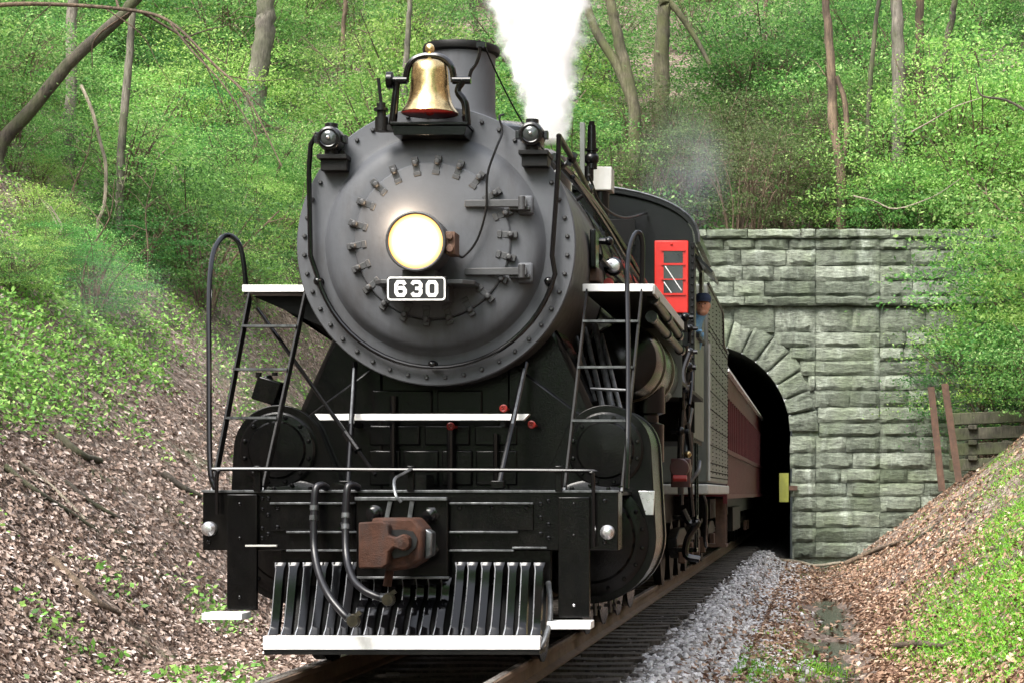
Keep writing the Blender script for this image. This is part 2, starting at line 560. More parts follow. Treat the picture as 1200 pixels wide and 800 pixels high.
m, t, b = newmat('lamp_lens_lit')
em = node(t, 'ShaderNodeEmission')
em.inputs[0].default_value = (1.0, 0.80, 0.50, 1)
tcx = node(t, 'ShaderNodeTexCoord')
sx = node(t, 'ShaderNodeSeparateXYZ'); t.links.new(tcx.outputs['Object'], sx.inputs[0])
cx3 = node(t, 'ShaderNodeCombineXYZ'); t.links.new(sx.outputs[0], cx3.inputs[0]); t.links.new(sx.outputs[2], cx3.inputs[2])
ln = node(t, 'ShaderNodeVectorMath', operation='LENGTH'); t.links.new(cx3.outputs[0], ln.inputs[0])
mrx = node(t, 'ShaderNodeMapRange'); mrx.inputs[1].default_value = 0.13; mrx.inputs[2].default_value = 0.21
t.links.new(ln.outputs['Value'], mrx.inputs[0])
t.links.new(ramp(t, mrx.outputs[0], [(0, (1.0, 0.80, 0.48)), (0.6, (0.75, 0.40, 0.13)), (1, (0.25, 0.09, 0.02))]), em.inputs[0])
em.inputs[1].default_value = 1.5
t.links.new(em.outputs[0], t.nodes['Material Output'].inputs[0])

m, t, b = newmat('lens_glass')
b.inputs['Base Color'].default_value = (0.05, 0.056, 0.055, 1)
b.inputs['Roughness'].default_value = 0.10
b.inputs['Metallic'].default_value = 0.4

def volmat(name, color, dens, scale, lo, hi, radial=True, aniso=0.2):
    """scattering volume: noise edges, thinning towards the hull of the object's unit box"""
    m = bpy.data.materials.new(name)
    m.use_nodes = True
    M[name] = m
    t = m.node_tree
    t.nodes.clear()
    out = node(t, 'ShaderNodeOutputMaterial')
    pv = node(t, 'ShaderNodeVolumePrincipled')
    pv.inputs['Color'].default_value = (*color, 1)
    pv.inputs['Anisotropy'].default_value = aniso
    tc = node(t, 'ShaderNodeTexCoord')
    n = node(t, 'ShaderNodeTexNoise')
    n.inputs['Scale'].default_value = scale
    n.inputs['Detail'].default_value = 3
    t.links.new(geo_pos(t), n.inputs['Vector'])
    mr = node(t, 'ShaderNodeMapRange')
    mr.inputs[1].default_value = lo
    mr.inputs[2].default_value = hi
    mr.inputs[3].default_value = 0.0
    mr.inputs[4].default_value = 1.0
    t.links.new(n.outputs[0], mr.inputs[0])
    fac = mr.outputs[0]
    if radial:
        ln = node(t, 'ShaderNodeVectorMath', operation='LENGTH')
        t.links.new(tc.outputs['Object'], ln.inputs[0])
        m2 = node(t, 'ShaderNodeMapRange', interpolation_type='SMOOTHSTEP')
        m2.inputs[1].default_value = 1.0
        m2.inputs[2].default_value = 0.1
        m2.inputs[3].default_value = 0.0
        m2.inputs[4].default_value = 1.0
        t.links.new(ln.outputs['Value'], m2.inputs[0])
        mm = node(t, 'ShaderNodeMath', operation='MULTIPLY')
        t.links.new(fac, mm.inputs[0])
        t.links.new(m2.outputs[0], mm.inputs[1])
        fac = mm.outputs[0]
    md = node(t, 'ShaderNodeMath', operation='MULTIPLY')
    t.links.new(fac, md.inputs[0])
    md.inputs[1].default_value = dens
    t.links.new(md.outputs[0], pv.inputs['Density'])
    t.links.new(pv.outputs[0], out.inputs['Volume'])
    return m
volmat('smoke_blue', (0.80, 0.88, 1.0), 0.22, 0.9, 0.35, 0.75)
volmat('steam_wisp', (0.95, 0.97, 1.0), 0.14, 0.8, 0.40, 0.75)

# ================================================================== SETTING
PY = 54.0                                  # tunnel portal face
WALL_TOP = 8.2
def sstep(a, b, x):
    t = min(1, max(0, (x - a) / (b - a)))
    return t * t * (3 - 2 * t)
def n2(x, y, s, o=0.0):
    return mnoise.noise((x * s + o, y * s - o, o * 1.7))
def bank(d, k0):
    if d <= 0: return 0.0
    return k0 * d + 0.028 * min(d, 5) ** 2 + (0.28 * (d - 5) if d > 5 else 0)
def gz(x, y):
    ax = abs(x)
    base = -0.42 - 0.13 * sstep(1.3, 2.3, ax)
    if x > 0:
        base -= (0.17 + 0.10 * n2(x, y, 0.7, 31.0) + 0.07 * n2(x, y, 2.1, 12.0)) * math.exp(-((x - 3.15 - 0.12 * n2(0, y, 0.5, 2.0)) / 0.38) ** 2)
        d = x - 3.85 - 0.25 * n2(x, y, 0.25, 3.0)
        h = bank(d, 0.66)
    else:
        d = -x - 3.75 - 0.35 * n2(x, y, 0.2, 8.0)
        h = bank(d, 0.66)
    h *= sstep(-0.2, 0.9, d) if d < 0.9 else 1
    rough = sstep(0, 1.5, d)
    z = base + h + rough * (0.22 * n2(x, y, 0.55, 1.0) + 0.09 * n2(x, y, 1.7, 5.0)) + 0.025 * n2(x, y, 2.3, 2.0) * sstep(1.8, 2.6, ax)
    if y < PY + 0.5:
        t = sstep(43, PY - 0.5, y) * sstep(8.4, 11.4, ax)
        if t > 0:
            z = z + t * (max(z, WALL_TOP - 0.1) - z)
    else:
        hz = WALL_TOP - 0.12 + max(0, y - PY - 3.2) * 0.56 + 0.35 * n2(x, y, 0.3, 4.0) * sstep(PY + 2, PY + 6, y)
        z = max(z, hz)
    return z

xs = sorted(set([-110, -90, -75, -62, -52, 52, 60, 72, 88, 110] + [round(-46 + i * 1.5, 3) for i in range(17)] + [round(-22 + i * 0.55, 3) for i in range(73)] + [round(2.42 + i * 0.14, 3) for i in range(12)] + [round(18 + i * 1.5, 3) for i in range(20)]))
ys = sorted(set([-90 + i * 7 for i in range(12)] + [round(-6 + i * 1.2, 3) for i in range(16)] + [round(12 + i * 0.5, 3) for i in range(84)] + [PY, PY + 0.95] + [round(PY + 1.4 + i * 0.7, 3) for i in range(48)] + [round(PY + 36 + i * 3.0, 3) for i in range(20)]))
nx, ny = len(xs), len(ys)
V = [(x, y, gz(x, y)) for y in ys for x in xs]
fc = []
for j in range(ny - 1):
    for i in range(nx - 1):
        if PY - 0.01 <= ys[j] < PY + 0.94 and -11.6 < (xs[i] + xs[i + 1]) / 2 < 11.6:
            continue
        fc.append((j * nx + i, j * nx + i + 1, (j + 1) * nx + i + 1, (j + 1) * nx + i))
me = bpy.data.meshes.new('ground')
me.from_pydata(V, [], fc)
me.shade_smooth()
g = link('ground', me, 'ground', None, (0, 0, 0))
g['kind'] = 'structure'

XS, YS = np.array(xs, float), np.array(ys, float)
ZG = np.array([v[2] for v in V]).reshape(ny, nx)
def gm(x, y):
    x, y = np.asarray(x, float), np.asarray(y, float)
    i = np.clip(np.searchsorted(XS, x) - 1, 0, nx - 2); j = np.clip(np.searchsorted(YS, y) - 1, 0, ny - 2)
    fx = (x - XS[i]) / (XS[i + 1] - XS[i]); fy = (y - YS[j]) / (YS[j + 1] - YS[j])
    return (ZG[j, i] * (1 - fx) + ZG[j, i + 1] * fx) * (1 - fy) + (ZG[j + 1, i] * (1 - fx) + ZG[j + 1, i + 1] * fx) * fy

# ballast bed under the track
mb = MB()
yy = [2 + i * 1.5 for i in range(73)]
prof = [(-2.3, -0.60), (-1.75, -0.31), (1.75, -0.31), (2.25, -0.60)]
vv = [(p[0] + (0.09 * n2(p[0], y, 0.8) if abs(p[0]) > 2 else 0), y, p[1]) for y in yy for p in prof]
mb.add(vv, [(j * 4 + i, j * 4 + i + 1, j * 4 + i + 5, j * 4 + i + 4) for j in range(len(yy) - 1) for i in range(3)])
o = mb.build('ballast_bed', 'ballast_bed', None, smooth=False)
o['kind'] = 'structure'

def stones_mesh(name, C, S):
    base = np.array([(-1, -1, -1), (1, -1, -1), (1, 1, -1), (-1, 1, -1), (-1, -1, 1), (1, -1, 1), (1, 1, 1), (-1, 1, 1)], float) * 0.5
    n = len(C)
    Vs = base[None] * (0.6 + 0.8 * RNG.random((n, 8, 3)))
    Vs *= (S * 1.0)[:, None, None] * (0.7 + 0.6 * RNG.random((n, 1, 3)))
    a = RNG.random(n) * 2 * PI
    bt = RNG.normal(size=n) * 0.6
    ca, sa, cb, sb = np.cos(a)[:, None], np.sin(a)[:, None], np.cos(bt)[:, None], np.sin(bt)[:, None]
    x, y, z = Vs[..., 0], Vs[..., 1], Vs[..., 2]
    y, z = y * cb - z * sb, y * sb + z * cb
    x, y = x * ca - y * sa, x * sa + y * ca
    Vs = np.stack([x, y, z], -1) + C[:, None, :]
    q = np.array([(0, 3, 2, 1), (4, 5, 6, 7), (0, 1, 5, 4), (1, 2, 6, 5), (2, 3, 7, 6), (3, 0, 4, 7)])
    P = (np.arange(n) * 8)[:, None, None] + q[None]
    return np_mesh(name, Vs.reshape(-1, 3), P.reshape(-1, 4))

def ybias(n, a, b):
    """distances with more samples close to the camera"""
    r = RNG.random(n)
    return 1.0 / (1 / a + r * (1 / b - 1 / a))

def bed_z(x):
    return np.where(np.abs(x) < 1.75, -0.31, -0.31 - (np.abs(x) - 1.75) / 0.5 * 0.29)
# pale clean stones on the shoulder, oily ones between the ties
n = 36000
y = ybias(n, 11, 54)
x = 1.30 + 0.95 * RNG.random(n) ** 0.75
x += 0.10 * np.sin(y * 0.9) + 0.06 * np.sin(y * 2.7) + np.maximum(0, RNG.normal(size=n)) * 0.28 * (x > 1.8)
inner = RNG.random(n) < 0.13                      # some lie between the tie ends
x = np.where(inner, RNG.uniform(0.86, 1.4, n), x)
sz = 0.020 + 0.030 * RNG.random(n)
zb = np.maximum(bed_z(x), gm(x, y))
C = np.stack([x, y, zb + sz * 0.3 + 0.008 + 0.05 * RNG.random(n) * (np.abs(x - 1.65) < 0.3)], 1)
o = link('ballast_gravel', stones_mesh('ballast_gravel', C, sz), 'ballast_stone', None, (0, 0, 0))
tag(o, 'pale grey crushed stone ballast along the edge of the track', 'gravel'); o['kind'] = 'stuff'
n = 10000
y = ybias(n, 11, 50)
x = np.where(RNG.random(n) < 0.7, RNG.uniform(0.5, 1.5, n), RNG.uniform(-1.45, 0.5, n))
sz = 0.035 + 0.045 * RNG.random(n)
C = np.stack([x, y, bed_z(x) + sz * 0.3 + 0.02], 1)
o = link('oily_gravel', stones_mesh('oily_gravel', C, sz), 'ballast_stone_oily', None, (0, 0, 0))
tag(o, 'dark oily stone packed between the wooden ties', 'gravel'); o['kind'] = 'stuff'

# ---- track
trk = thing('railway_track', 'single railway track of rusty rails on dark wooden ties', 'track', (0, 5, -0.3))
for s in (-1, 1):
    c = s * 0.755
    pf = [(-0.07, -0.175), (0.07, -0.175), (0.07, -0.158), (0.018, -0.135), (0.010, -0.055), (0.037, -0.042), (0.037, -0.008), (0.028, 0.0), (-0.028, 0.0), (-0.037, -0.008), (-0.037, -0.042), (-0.010, -0.055), (-0.018, -0.135), (-0.07, -0.158)]
    r = MB().prism([(c + p[0], p[1]) for p in pf], 'XZ', 3, 108).build('rail', 'rail_side', trk, ang=20)
    MB().bb(c - 0.026, c + 0.026, 3.02, 107.9, 0.0005, 0.0035).build('running_surface', 'rail_head', r, smooth=False)
tie_me = []
for k in range(4):
    mb = MB()
    seg = 8
    pts = []
    for i in range(seg + 1):
        xx = -1.39 + 2.78 * i / seg
        w = 0.115 + random.uniform(-0.012, 0.012)
        z1 = random.uniform(-0.008, 0.008)
        pts += [(xx, -w, -0.09), (xx, -w + 0.01, 0.075 + z1), (xx, w - 0.01, 0.08 + z1), (xx, w, -0.09)]
    fs = [(0, 1, 2, 3), (seg * 4 + 3, seg * 4 + 2, seg * 4 + 1, seg * 4)]
    for i in range(seg):
        for q in range(4):
            fs.append((i * 4 + q, (i + 1) * 4 + q, (i + 1) * 4 + (q + 1) % 4, i * 4 + (q + 1) % 4))
    mb.add(pts, fs)
    tm = mb.mesh('tie', (0, 0, 0), ang=30)
    tm.materials.append(M['tie_wood'])
    tie_me.append(tm)
for i in range(88):
    yy_ = 9.6 + i * 0.54 + random.uniform(-0.04, 0.04)
    link('tie', tie_me[i % 4], None, trk, (random.uniform(-0.05, 0.05), yy_, -0.265), rot=(0, 0, random.uniform(-0.025, 0.025)))

# ---- tunnel portal
portal = thing('tunnel_portal', 'weathered grey quarry-faced stone tunnel portal with round arch and string course', 'tunnel portal', (0, PY, -0.4))
RI, ZS = 2.30, 2.90                         # arch radius and springing height
RE = 3.05
out = [(-11.6, -0.9), (-RI - 0.06, -0.9), (-RI - 0.06, ZS)]
out += [((RI + 0.06) * math.cos(a), ZS + (RI + 0.06) * math.sin(a)) for a in [PI - PI * i / 24 for i in range(1, 24)]]
out += [(RI + 0.06, ZS), (RI + 0.06, -0.9), (11.6, -0.9), (11.6, WALL_TOP - 0.15), (-11.6, WALL_TOP - 0.15)]
MB().prism(out, 'XZ', PY + 0.12, PY + 0.96).build('mortar_backing', 'mortar', portal, smooth=False)

def rock_block(x0, x1, z0, z1, y, proud, quad=None, seed=0):
    """quarry-faced block: margin at the joint, broken face proud of it"""
    rd = random.Random(seed)
    nxs, nzs = (7, 4) if (x1 - x0) > 0.5 else (4, 4)
    vv = []
    for j in range(nzs):
        for i in range(nxs):
            u, w = i / (nxs - 1), j / (nzs - 1)
            edge = i in (0, nxs - 1) or j in (0, nzs - 1)
            if not edge:
                u += rd.uniform(-0.06, 0.06); w += rd.uniform(-0.07, 0.07)
                if i == 1: u = min(u, 0.12 + rd.uniform(0, .06))
                if i == nxs - 2: u = max(u, 0.88 - rd.uniform(0, .06))
                if j == 1: w = min(w, 0.2 + rd.uniform(-.05, .08))
                if j == nzs - 2: w = max(w, 0.8 - rd.uniform(-.05, .08))
            dy = rd.uniform(0.0, 0.03) if edge else -proud * rd.uniform(0.2, 1.6)
            if quad:
                (ax, az), (bx, bz), (cx, cz), (dx, dz) = quad      # in-left, in-right, out-right, out-left
                px = (ax * (1 - u) + bx * u) * (1 - w) + (dx * (1 - u) + cx * u) * w
                pz = (az * (1 - u) + bz * u) * (1 - w) + (dz * (1 - u) + cz * u) * w
            else:
                px, pz = x0 + (x1 - x0) * u, z0 + (z1 - z0) * w
                if edge:
                    px += rd.uniform(-0.012, 0.012); pz += rd.uniform(-0.016, 0.016)
            vv.append((px, y + dy, pz))
    ff = []
    for j in range(nzs - 1):
        for i in range(nxs - 1):
            ff.append((j * nxs + i, j * nxs + i + 1, (j + 1) * nxs + i + 1, (j + 1) * nxs + i))
    loop = [i for i in range(nxs)] + [j * nxs + nxs - 1 for j in range(1, nzs)] + [(nzs - 1) * nxs + i for i in range(nxs - 2, -1, -1)] + [j * nxs for j in range(nzs - 2, 0, -1)]
    o = len(vv)
    for q in loop:
        vv.append((vv[q][0], PY + 0.30, vv[q][2]))
    L = len(loop)
    for k in range(L):
        ff.append((loop[k], o + k, o + (k + 1) % L, loop[(k + 1) % L]))
    return MB().add(vv, ff)

def course(z0, z1, y, proud, xa, xb, forced, name='stone'):
    cuts = [xa]
    stops = [c for c in forced if xa < c < xb] + [xb]
    for st in stops:
        while st - cuts[-1] > 1.75:
            cuts.append(cuts[-1] + random.uniform(0.6, 1.45))
        if st - cuts[-1] > 1.25 and random.random() < 0.5:
            cuts.append(cuts[-1] + (st - cuts[-1]) * random.uniform(0.35, 0.65))
        cuts.append(st)
    for a, b_ in zip(cuts, cuts[1:]):
        if b_ - a < 0.15: continue
        rock_block(a + 0.007, b_ - 0.007, z0 + 0.006, z1 - 0.006, y + random.uniform(-0.02, 0.02), proud, seed=random.random()).build(name, 'portal_stone', portal, smooth=True, ang=18)

z = -0.42
rows = []
while z < 6.0:
    h = random.uniform(0.33, 0.44)
    if z + h > 5.85: h = 6.18 - z
    rows.append((z, z + h)); z += h
for (z0, z1) in rows:
    if z0 >= 6.17: break
    zm = (z0 + z1) / 2
    if z1 < ZS + 0.1: xi = RI + random.choice((-0.05, 0.0, 0.05, 0.1))
    elif z0 > ZS + RE: xi = 0.0
    else: xi = math.sqrt(max(0.0, RE ** 2 - max(0, zm - ZS) ** 2)) + 0.02
    if xi > 0.05:
        course(z0, z1, PY, 0.055, xi, 11.2, [2.98, 4.67] if xi < 2.8 else [4.67])
        course(z0, z1, PY, 0.055, -11.2, -xi, [-2.98, -4.67])
    else:
        course(z0, z1, PY, 0.055, -11.2, 11.2, [-4.67, -2.98, 2.98, 4.67])
# projecting string course
course(6.19, 6.43, PY - 0.17, 0.05, -11.3, 11.3, [2.98], name='string_course_stone')
z = 6.44
for h in (0.41, 0.40, 0.42, 0.30):
    course(z, z + h, PY - 0.02, 0.06, -11.2, 11.2, [2.98, 4.67]); z += h
course(z, z + 0.24, PY - 0.12, 0.04, -11.3, 11.3, [2.98], name='coping_stone')
# voussoirs
NV = 17
for k in range(NV):
    a0, a1 = PI * k / NV, PI * (k + 1) / NV
    e = 0.006
    re = RE + random.uniform(-0.04, 0.07)
    q = [(RI * math.cos(a0 + e), ZS + RI * math.sin(a0 + e)), (RI * math.cos(a1 - e), ZS + RI * math.sin(a1 - e)), (re * math.cos(a1 - e * .7), ZS + re * math.sin(a1 - e * .7)), (re * math.cos(a0 + e * .7), ZS + re * math.sin(a0 + e * .7))]
    rock_block(0, 1, 0, 1, PY - 0.03, 0.06, quad=q, seed=k + 0.5).build('arch_stone', 'portal_stone', portal, ang=50)
# barrel behind
sec = [(-RI, -0.7), (-RI, ZS)] + [(RI * math.cos(a), ZS + RI * math.sin(a)) for a in [PI - PI * i / 20 for i in range(1, 20)]] + [(RI, ZS), (RI, -0.7)]
mb = MB()
ysr = [PY + 0.2, PY + 6, PY + 15, PY + 30, PY + 60]
m_ = len(sec)
mb.add([(p[0], yv, p[1]) for yv in ysr for p in sec], [(j * m_ + i, (j + 1) * m_ + i, (j + 1) * m_ + (i + 1) % m_, j * m_ + (i + 1) % m_) for j in range(4) for i in range(m_)] + [tuple(4 * m_ + i for i in range(m_))])
mb.build('tunnel_lining', 'lining_stone', portal)

# ================================================================== VEGETATION
def leaf_cloud(n_spray, per, rx, ry, rz, zc, rd, flat=0.17, spray_r=0.55, shell=0.45):
    """sprays of leaves through an uneven crown, with gaps"""
    lob = RNG.normal(size=(6, 3)); lob = unit(lob)
    C = []
    for _ in range(n_spray):
        while True:
            d = RNG.normal(size=3); d /= np.linalg.norm(d)
            w = 0.72 + 0.36 * np.clip((lob @ d).max(), 0, 1)
            r = (shell + (1 - shell) * RNG.random() ** 0.6) * w
            p = d * r
            if p[2] > -0.85: break
        c = np.array([p[0] * rx, p[1] * ry, zc + p[2] * rz])
        k = int(per * RNG.uniform(0.5, 1.5))
        q = RNG.normal(size=(k, 3)) * spray_r * RNG.uniform(0.6, 1.2)
        q[:, 2] *= flat
        q[:, 2] -= 0.12 * (q[:, 0] ** 2 + q[:, 1] ** 2)
        C.append(c + q)
    return np.concatenate(C)

SHR = []
def make_shrub_variant(k):
    h = [2.6, 3.4, 3.0, 4.2, 2.2, 3.6][k]
    r = [1.7, 1.9, 2.3, 2.0, 1.5, 1.6][k]
    mb = MB()
    rd = random.Random(50 + k)
    for s in range(9):
        a = rd.uniform(0, 2 * PI)
        R_ = r * rd.uniform(0.35, 0.9)
        top = Vector((R_ * math.cos(a), R_ * math.sin(a), h * rd.uniform(0.6, 1.0)))
        p = smooth_pts([(0.1 * math.cos(a), 0.1 * math.sin(a), -0.15), (top.x * .35 + rd.uniform(-.1, .1), top.y * .35, top.z * .5), (top.x, top.y, top.z)], 4)
        mb.tube(p, [0.035 * (1 - i / len(p)) + 0.006 for i in range(len(p))], 5)
        for _ in range(5):
            i = rd.randrange(3, len(p) - 1)
            e = p[i] + Vector((rd.uniform(-.7, .7), rd.uniform(-.7, .7), rd.uniform(-.1, .6)))
            mb.tube([p[i], (p[i] + e) / 2 + Vector((0, 0, .08)), e], [0.012, 0.009, 0.004], 4)
    st = mb.mesh('branches', (0, 0, 0))
    C = leaf_cloud([80, 95, 115, 110, 65, 45][k], 90, r, r, h * 0.5, h * 0.55, rd, spray_r=0.40)
    lf = leaf_mesh('foliage', C, 0.042 + 0.06 * RNG.random(len(C)) ** 1.5, up=0.75)
    SHR.append((st, lf))
for k in range(6): make_shrub_variant(k)

MCACHE = {}
def shrub(x, y, k, sc, mat, label, group, bmat='bark_brown', dz=-0.1, name='shrub'):
    key = (k, mat, bmat)
    if key not in MCACHE:
        a, b_ = SHR[k][0].copy(), SHR[k][1].copy()
        a.materials.append(M[bmat]); b_.materials.append(M[mat])
        MCACHE[key] = (a, b_)
    a, b_ = MCACHE[key]
    t_ = thing(name, label, 'shrub', (x, y, gz(x, y) + dz), group)
    t_.rotation_euler = (random.uniform(-.12, .12), random.uniform(-.12, .12), random.uniform(0, 6.28))
    t_.scale = (sc * random.uniform(.9, 1.15), sc * random.uniform(.9, 1.15), sc * random.uniform(.85, 1.15))
    for nm, me_ in (('branches', a), ('foliage', b_)):
        ob = bpy.data.objects.new(nm, me_)
        COL.objects.link(ob)
        ob.parent = t_
    return t_

def in_view(x, y, m=2.0):
    return CX - 0.398 * y - m < x < CX + 0.102 * y + m

TONE = {'leaf_spring': 'spring green', 'leaf_yellow': 'pale yellow green', 'leaf_deep': 'deep green', 'leaf_dull': 'dull'}
SHAPE = ['rounded', 'upright', 'broad spreading', 'tall', 'small', 'thin']
# shrubs on the hill over the portal
cnt = 0
while cnt < 105:
    y = random.uniform(PY + 2.0, PY + 30)
    x = random.uniform(-32, 13)
    if not in_view(x, y, 1.5) : continue
    zz = gz(x, y)
    if abs(x - 2.2) < 4.6 and y < PY + 7: continue
    k = random.choice((0, 1, 1, 2, 2, 3))
    mat = random.choices(('leaf_spring', 'leaf_yellow', 'leaf_deep'), (4, 4, 2))[0]
    shrub(x, y, k, random.uniform(0.9, 1.5), mat, SHAPE[k] + ' ' + TONE[mat] + ' shrub in the thicket on the hill above the tunnel portal', SHAPE[k] + ' ' + TONE[mat] + ' shrubs on the hill')
    cnt += 1
# dull, twiggy thicket straight above the coping
for i in range(30):
    x = -2.5 + (i % 15) * 0.62 + random.uniform(-.4, .4)
    y = PY + 2.2 + random.uniform(0, 2.4) + (i // 15) * 3.0
    shrub(x, y, 5, random.uniform(0.75, 1.1), 'leaf_dull', 'thin brown twiggy shrub with few dull leaves just above the portal coping', 'bare shrubs behind the coping')
# bank beside the engine (across from the ditch)
cnt = 0
while cnt < 46:
    y = random.uniform(38, PY + 6)
    x = random.uniform(-26, -8.5)
    if not in_view(x, y, 1.5): continue
    if gz(x, y) < 4.6 + random.uniform(0, 1.5): continue
    if y > PY and x > -10: continue
    u = VU + (x - CX) * F / y; v = VV - (gz(x, y) - CZ) * F / y
    if u < 130 and v > 170 : continue
    k = random.choice((0, 1, 2, 2, 4))
    mat = random.choices(('leaf_spring', 'leaf_yellow', 'leaf_deep'), (5, 2, 2.5))[0]
    shrub(x, y, k, random.uniform(0.6, 1.05), mat, 'low ' + SHAPE[k] + ' ' + TONE[mat] + ' shrub on the leaf strewn bank beside the engine', 'low ' + SHAPE[k] + ' ' + TONE[mat] + ' shrubs on the bank')
    cnt += 1
cnt = 0
while cnt < 22:
    u, v = random.uniform(10, 330), random.uniform(190, 430)
    if v > 330 + 0.2 * (330 - u) : continue
    y = 14.0
    while y < 58:
        p = W(u, v, y)
        if p.z < gz(p.x, p.y): break
        y += 0.25
    if y >= PY: continue
    k = random.choice((0, 2, 4))
    mat = random.choice(('leaf_spring', 'leaf_yellow', 'leaf_deep'))
    shrub(p.x, p.y, k, random.uniform(0.28, 0.5), mat, 'tiny ' + SHAPE[k] + ' ' + TONE[mat] + ' sapling bush in the leaf litter beside the engine', 'tiny ' + SHAPE[k] + ' ' + TONE[mat] + ' sapling bushes')
    cnt += 1
# bushes overhanging the wall on the ditch side
for (u, y, k, sc, mat) in [(1172, 53.2, 3, 1.15, 'leaf_spring'), (1205, 52.4, 3, 1.2, 'leaf_yellow'), (1235, 51, 2, 1.4, 'leaf_spring'), (1265, 48, 1, 1.4, 'leaf_yellow'), (1150, 53.5, 1, 1.1, 'leaf_deep'),
                           (1040, 57.5, 2, 1.2, 'leaf_spring'), (1095, 56.5, 3, 1.3, 'leaf_yellow'), (1008, 59, 1, 1.2, 'leaf_spring'), (1150, 56, 2, 1.5, 'leaf_spring'),
                           (1215, 53, 3, 1.5, 'leaf_yellow'), (1255, 51, 2, 1.5, 'leaf_spring'), (1130, 60, 3, 1.5, 'leaf_spring'), (1190, 58, 3, 1.6, 'leaf_yellow'), (1245, 46, 4, 1.0, 'leaf_spring'), (1215, 49.5, 0, 1.0, 'leaf_spring'),
                           (1140, 54.95, 2, 0.9, 'leaf_yellow'), (1085, 55.3, 0, 0.8, 'leaf_spring'), (1045, 55.6, 4, 0.8, 'leaf_deep')]:
    x = CX + (u - VU) * y / F
    shrub(x, y, k, sc, mat, SHAPE[k] + ' ' + TONE[mat] + ' shrub spilling over the stone wall end above the ditch', SHAPE[k] + ' ' + TONE[mat] + ' shrubs over the wall end')

# low undergrowth carpet on the hill (nobody could count it)
n = 170000
y = PY + 1.2 + RNG.random(n) ** 1.2 * 34
x = CX - 0.415 * y - 1 + RNG.random(n) * (0.415 * y + 0.115 * y + 2)
dens = np.array([n2(a, b_, 0.35, 6.0) for a, b_ in zip(x, y)])
keep = RNG.random(n) < np.clip(0.55 + dens * 1.6, 0.05, 1)
x, y = x[keep], y[keep]
zg = np.array([gz(a, b_) for a, b_ in zip(x, y)])
C = np.stack([x, y, zg + 0.05 + RNG.random(len(x)) ** 1.6 * 1.5], 1)
o = link('hill_undergrowth', leaf_mesh('hill_undergrowth', C, 0.09 + 0.08 * RNG.random(len(C)), up=0.5), 'leaf_spring', None, (0, 0, 0))
tag(o, 'carpet of green undergrowth across the hill above the tunnel', 'undergrowth'); o['kind'] = 'stuff'

# the wood goes on down the line, behind the photographer (it shows in the polished paint)
n = 15000
x = RNG.uniform(-48, 48, n)
y = RNG.uniform(-48, -14, n)
keep = np.abs(x) > 3.0 + 0.0 * y
keep |= y < -38
x, y = x[keep], y[keep]
zg = np.array([gz(a, b_) for a, b_ in zip(x, y)])
C = np.stack([x, y, zg + RNG.random(len(x)) * 14], 1)
o = link('woodland', leaf_mesh('woodland', C, 0.9 + 0.6 * RNG.random(len(C)), up=0.3), 'leaf_spring', None, (0, 0, 0))
tag(o, 'leafy wood lining the cutting further down the line', 'woodland'); o['kind'] = 'stuff'

# ---- trees
def crown_mesh(k):
    C = leaf_cloud(70, 55, 3.4, 3.4, 2.6, 0.0, random.Random(k), spray_r=0.5, shell=0.25)
    return leaf_mesh('crown', C, 0.09 + 0.09 * RNG.random(len(C)), up=0.4)
CROWN = [crown_mesh(k) for k in range(2)]
def tree(base, pts, r0, r1, mat, label, limbs=(), crown=True, cmat='leaf_spring', name='tree', crown_sc=1.0, group=None, n=9):
    """pts: trunk points in world space; limbs: lists of points with radii"""
    t_ = thing(name, label, 'tree', base, group)
    P = smooth_pts(pts, 5)
    for i in range(1, len(P)):
        P[i] = P[i] + Vector((random.uniform(-1, 1), random.uniform(-1, 1), 0)) * r0 * 0.12
    m_ = len(P)
    rr = [r0 + (r1 - r0) * i / (m_ - 1) for i in range(m_)]
    rr[0] *= 1.35; rr[1] *= 1.12
    rr = [a * random.uniform(0.95, 1.05) for a in rr]
    mb = MB().tube(P, rr, n)
    for lp, a, b_ in limbs:
        L = smooth_pts(lp, 4)
        mb.tube(L, [a + (b_ - a) * i / (len(L) - 1) for i in range(len(L))], 7)
    mb.build('trunk', mat, t_, ang=60)
    if crown:
        me_ = CROWN[random.randrange(2)].copy()
        ob = link('crown', me_, cmat, t_, Vector(P[-1]) + Vector((0, 0, 1.0 * crown_sc)), rot=(0, 0, random.uniform(0, 6)))
        ob.scale = (crown_sc,) * 3
    return t_

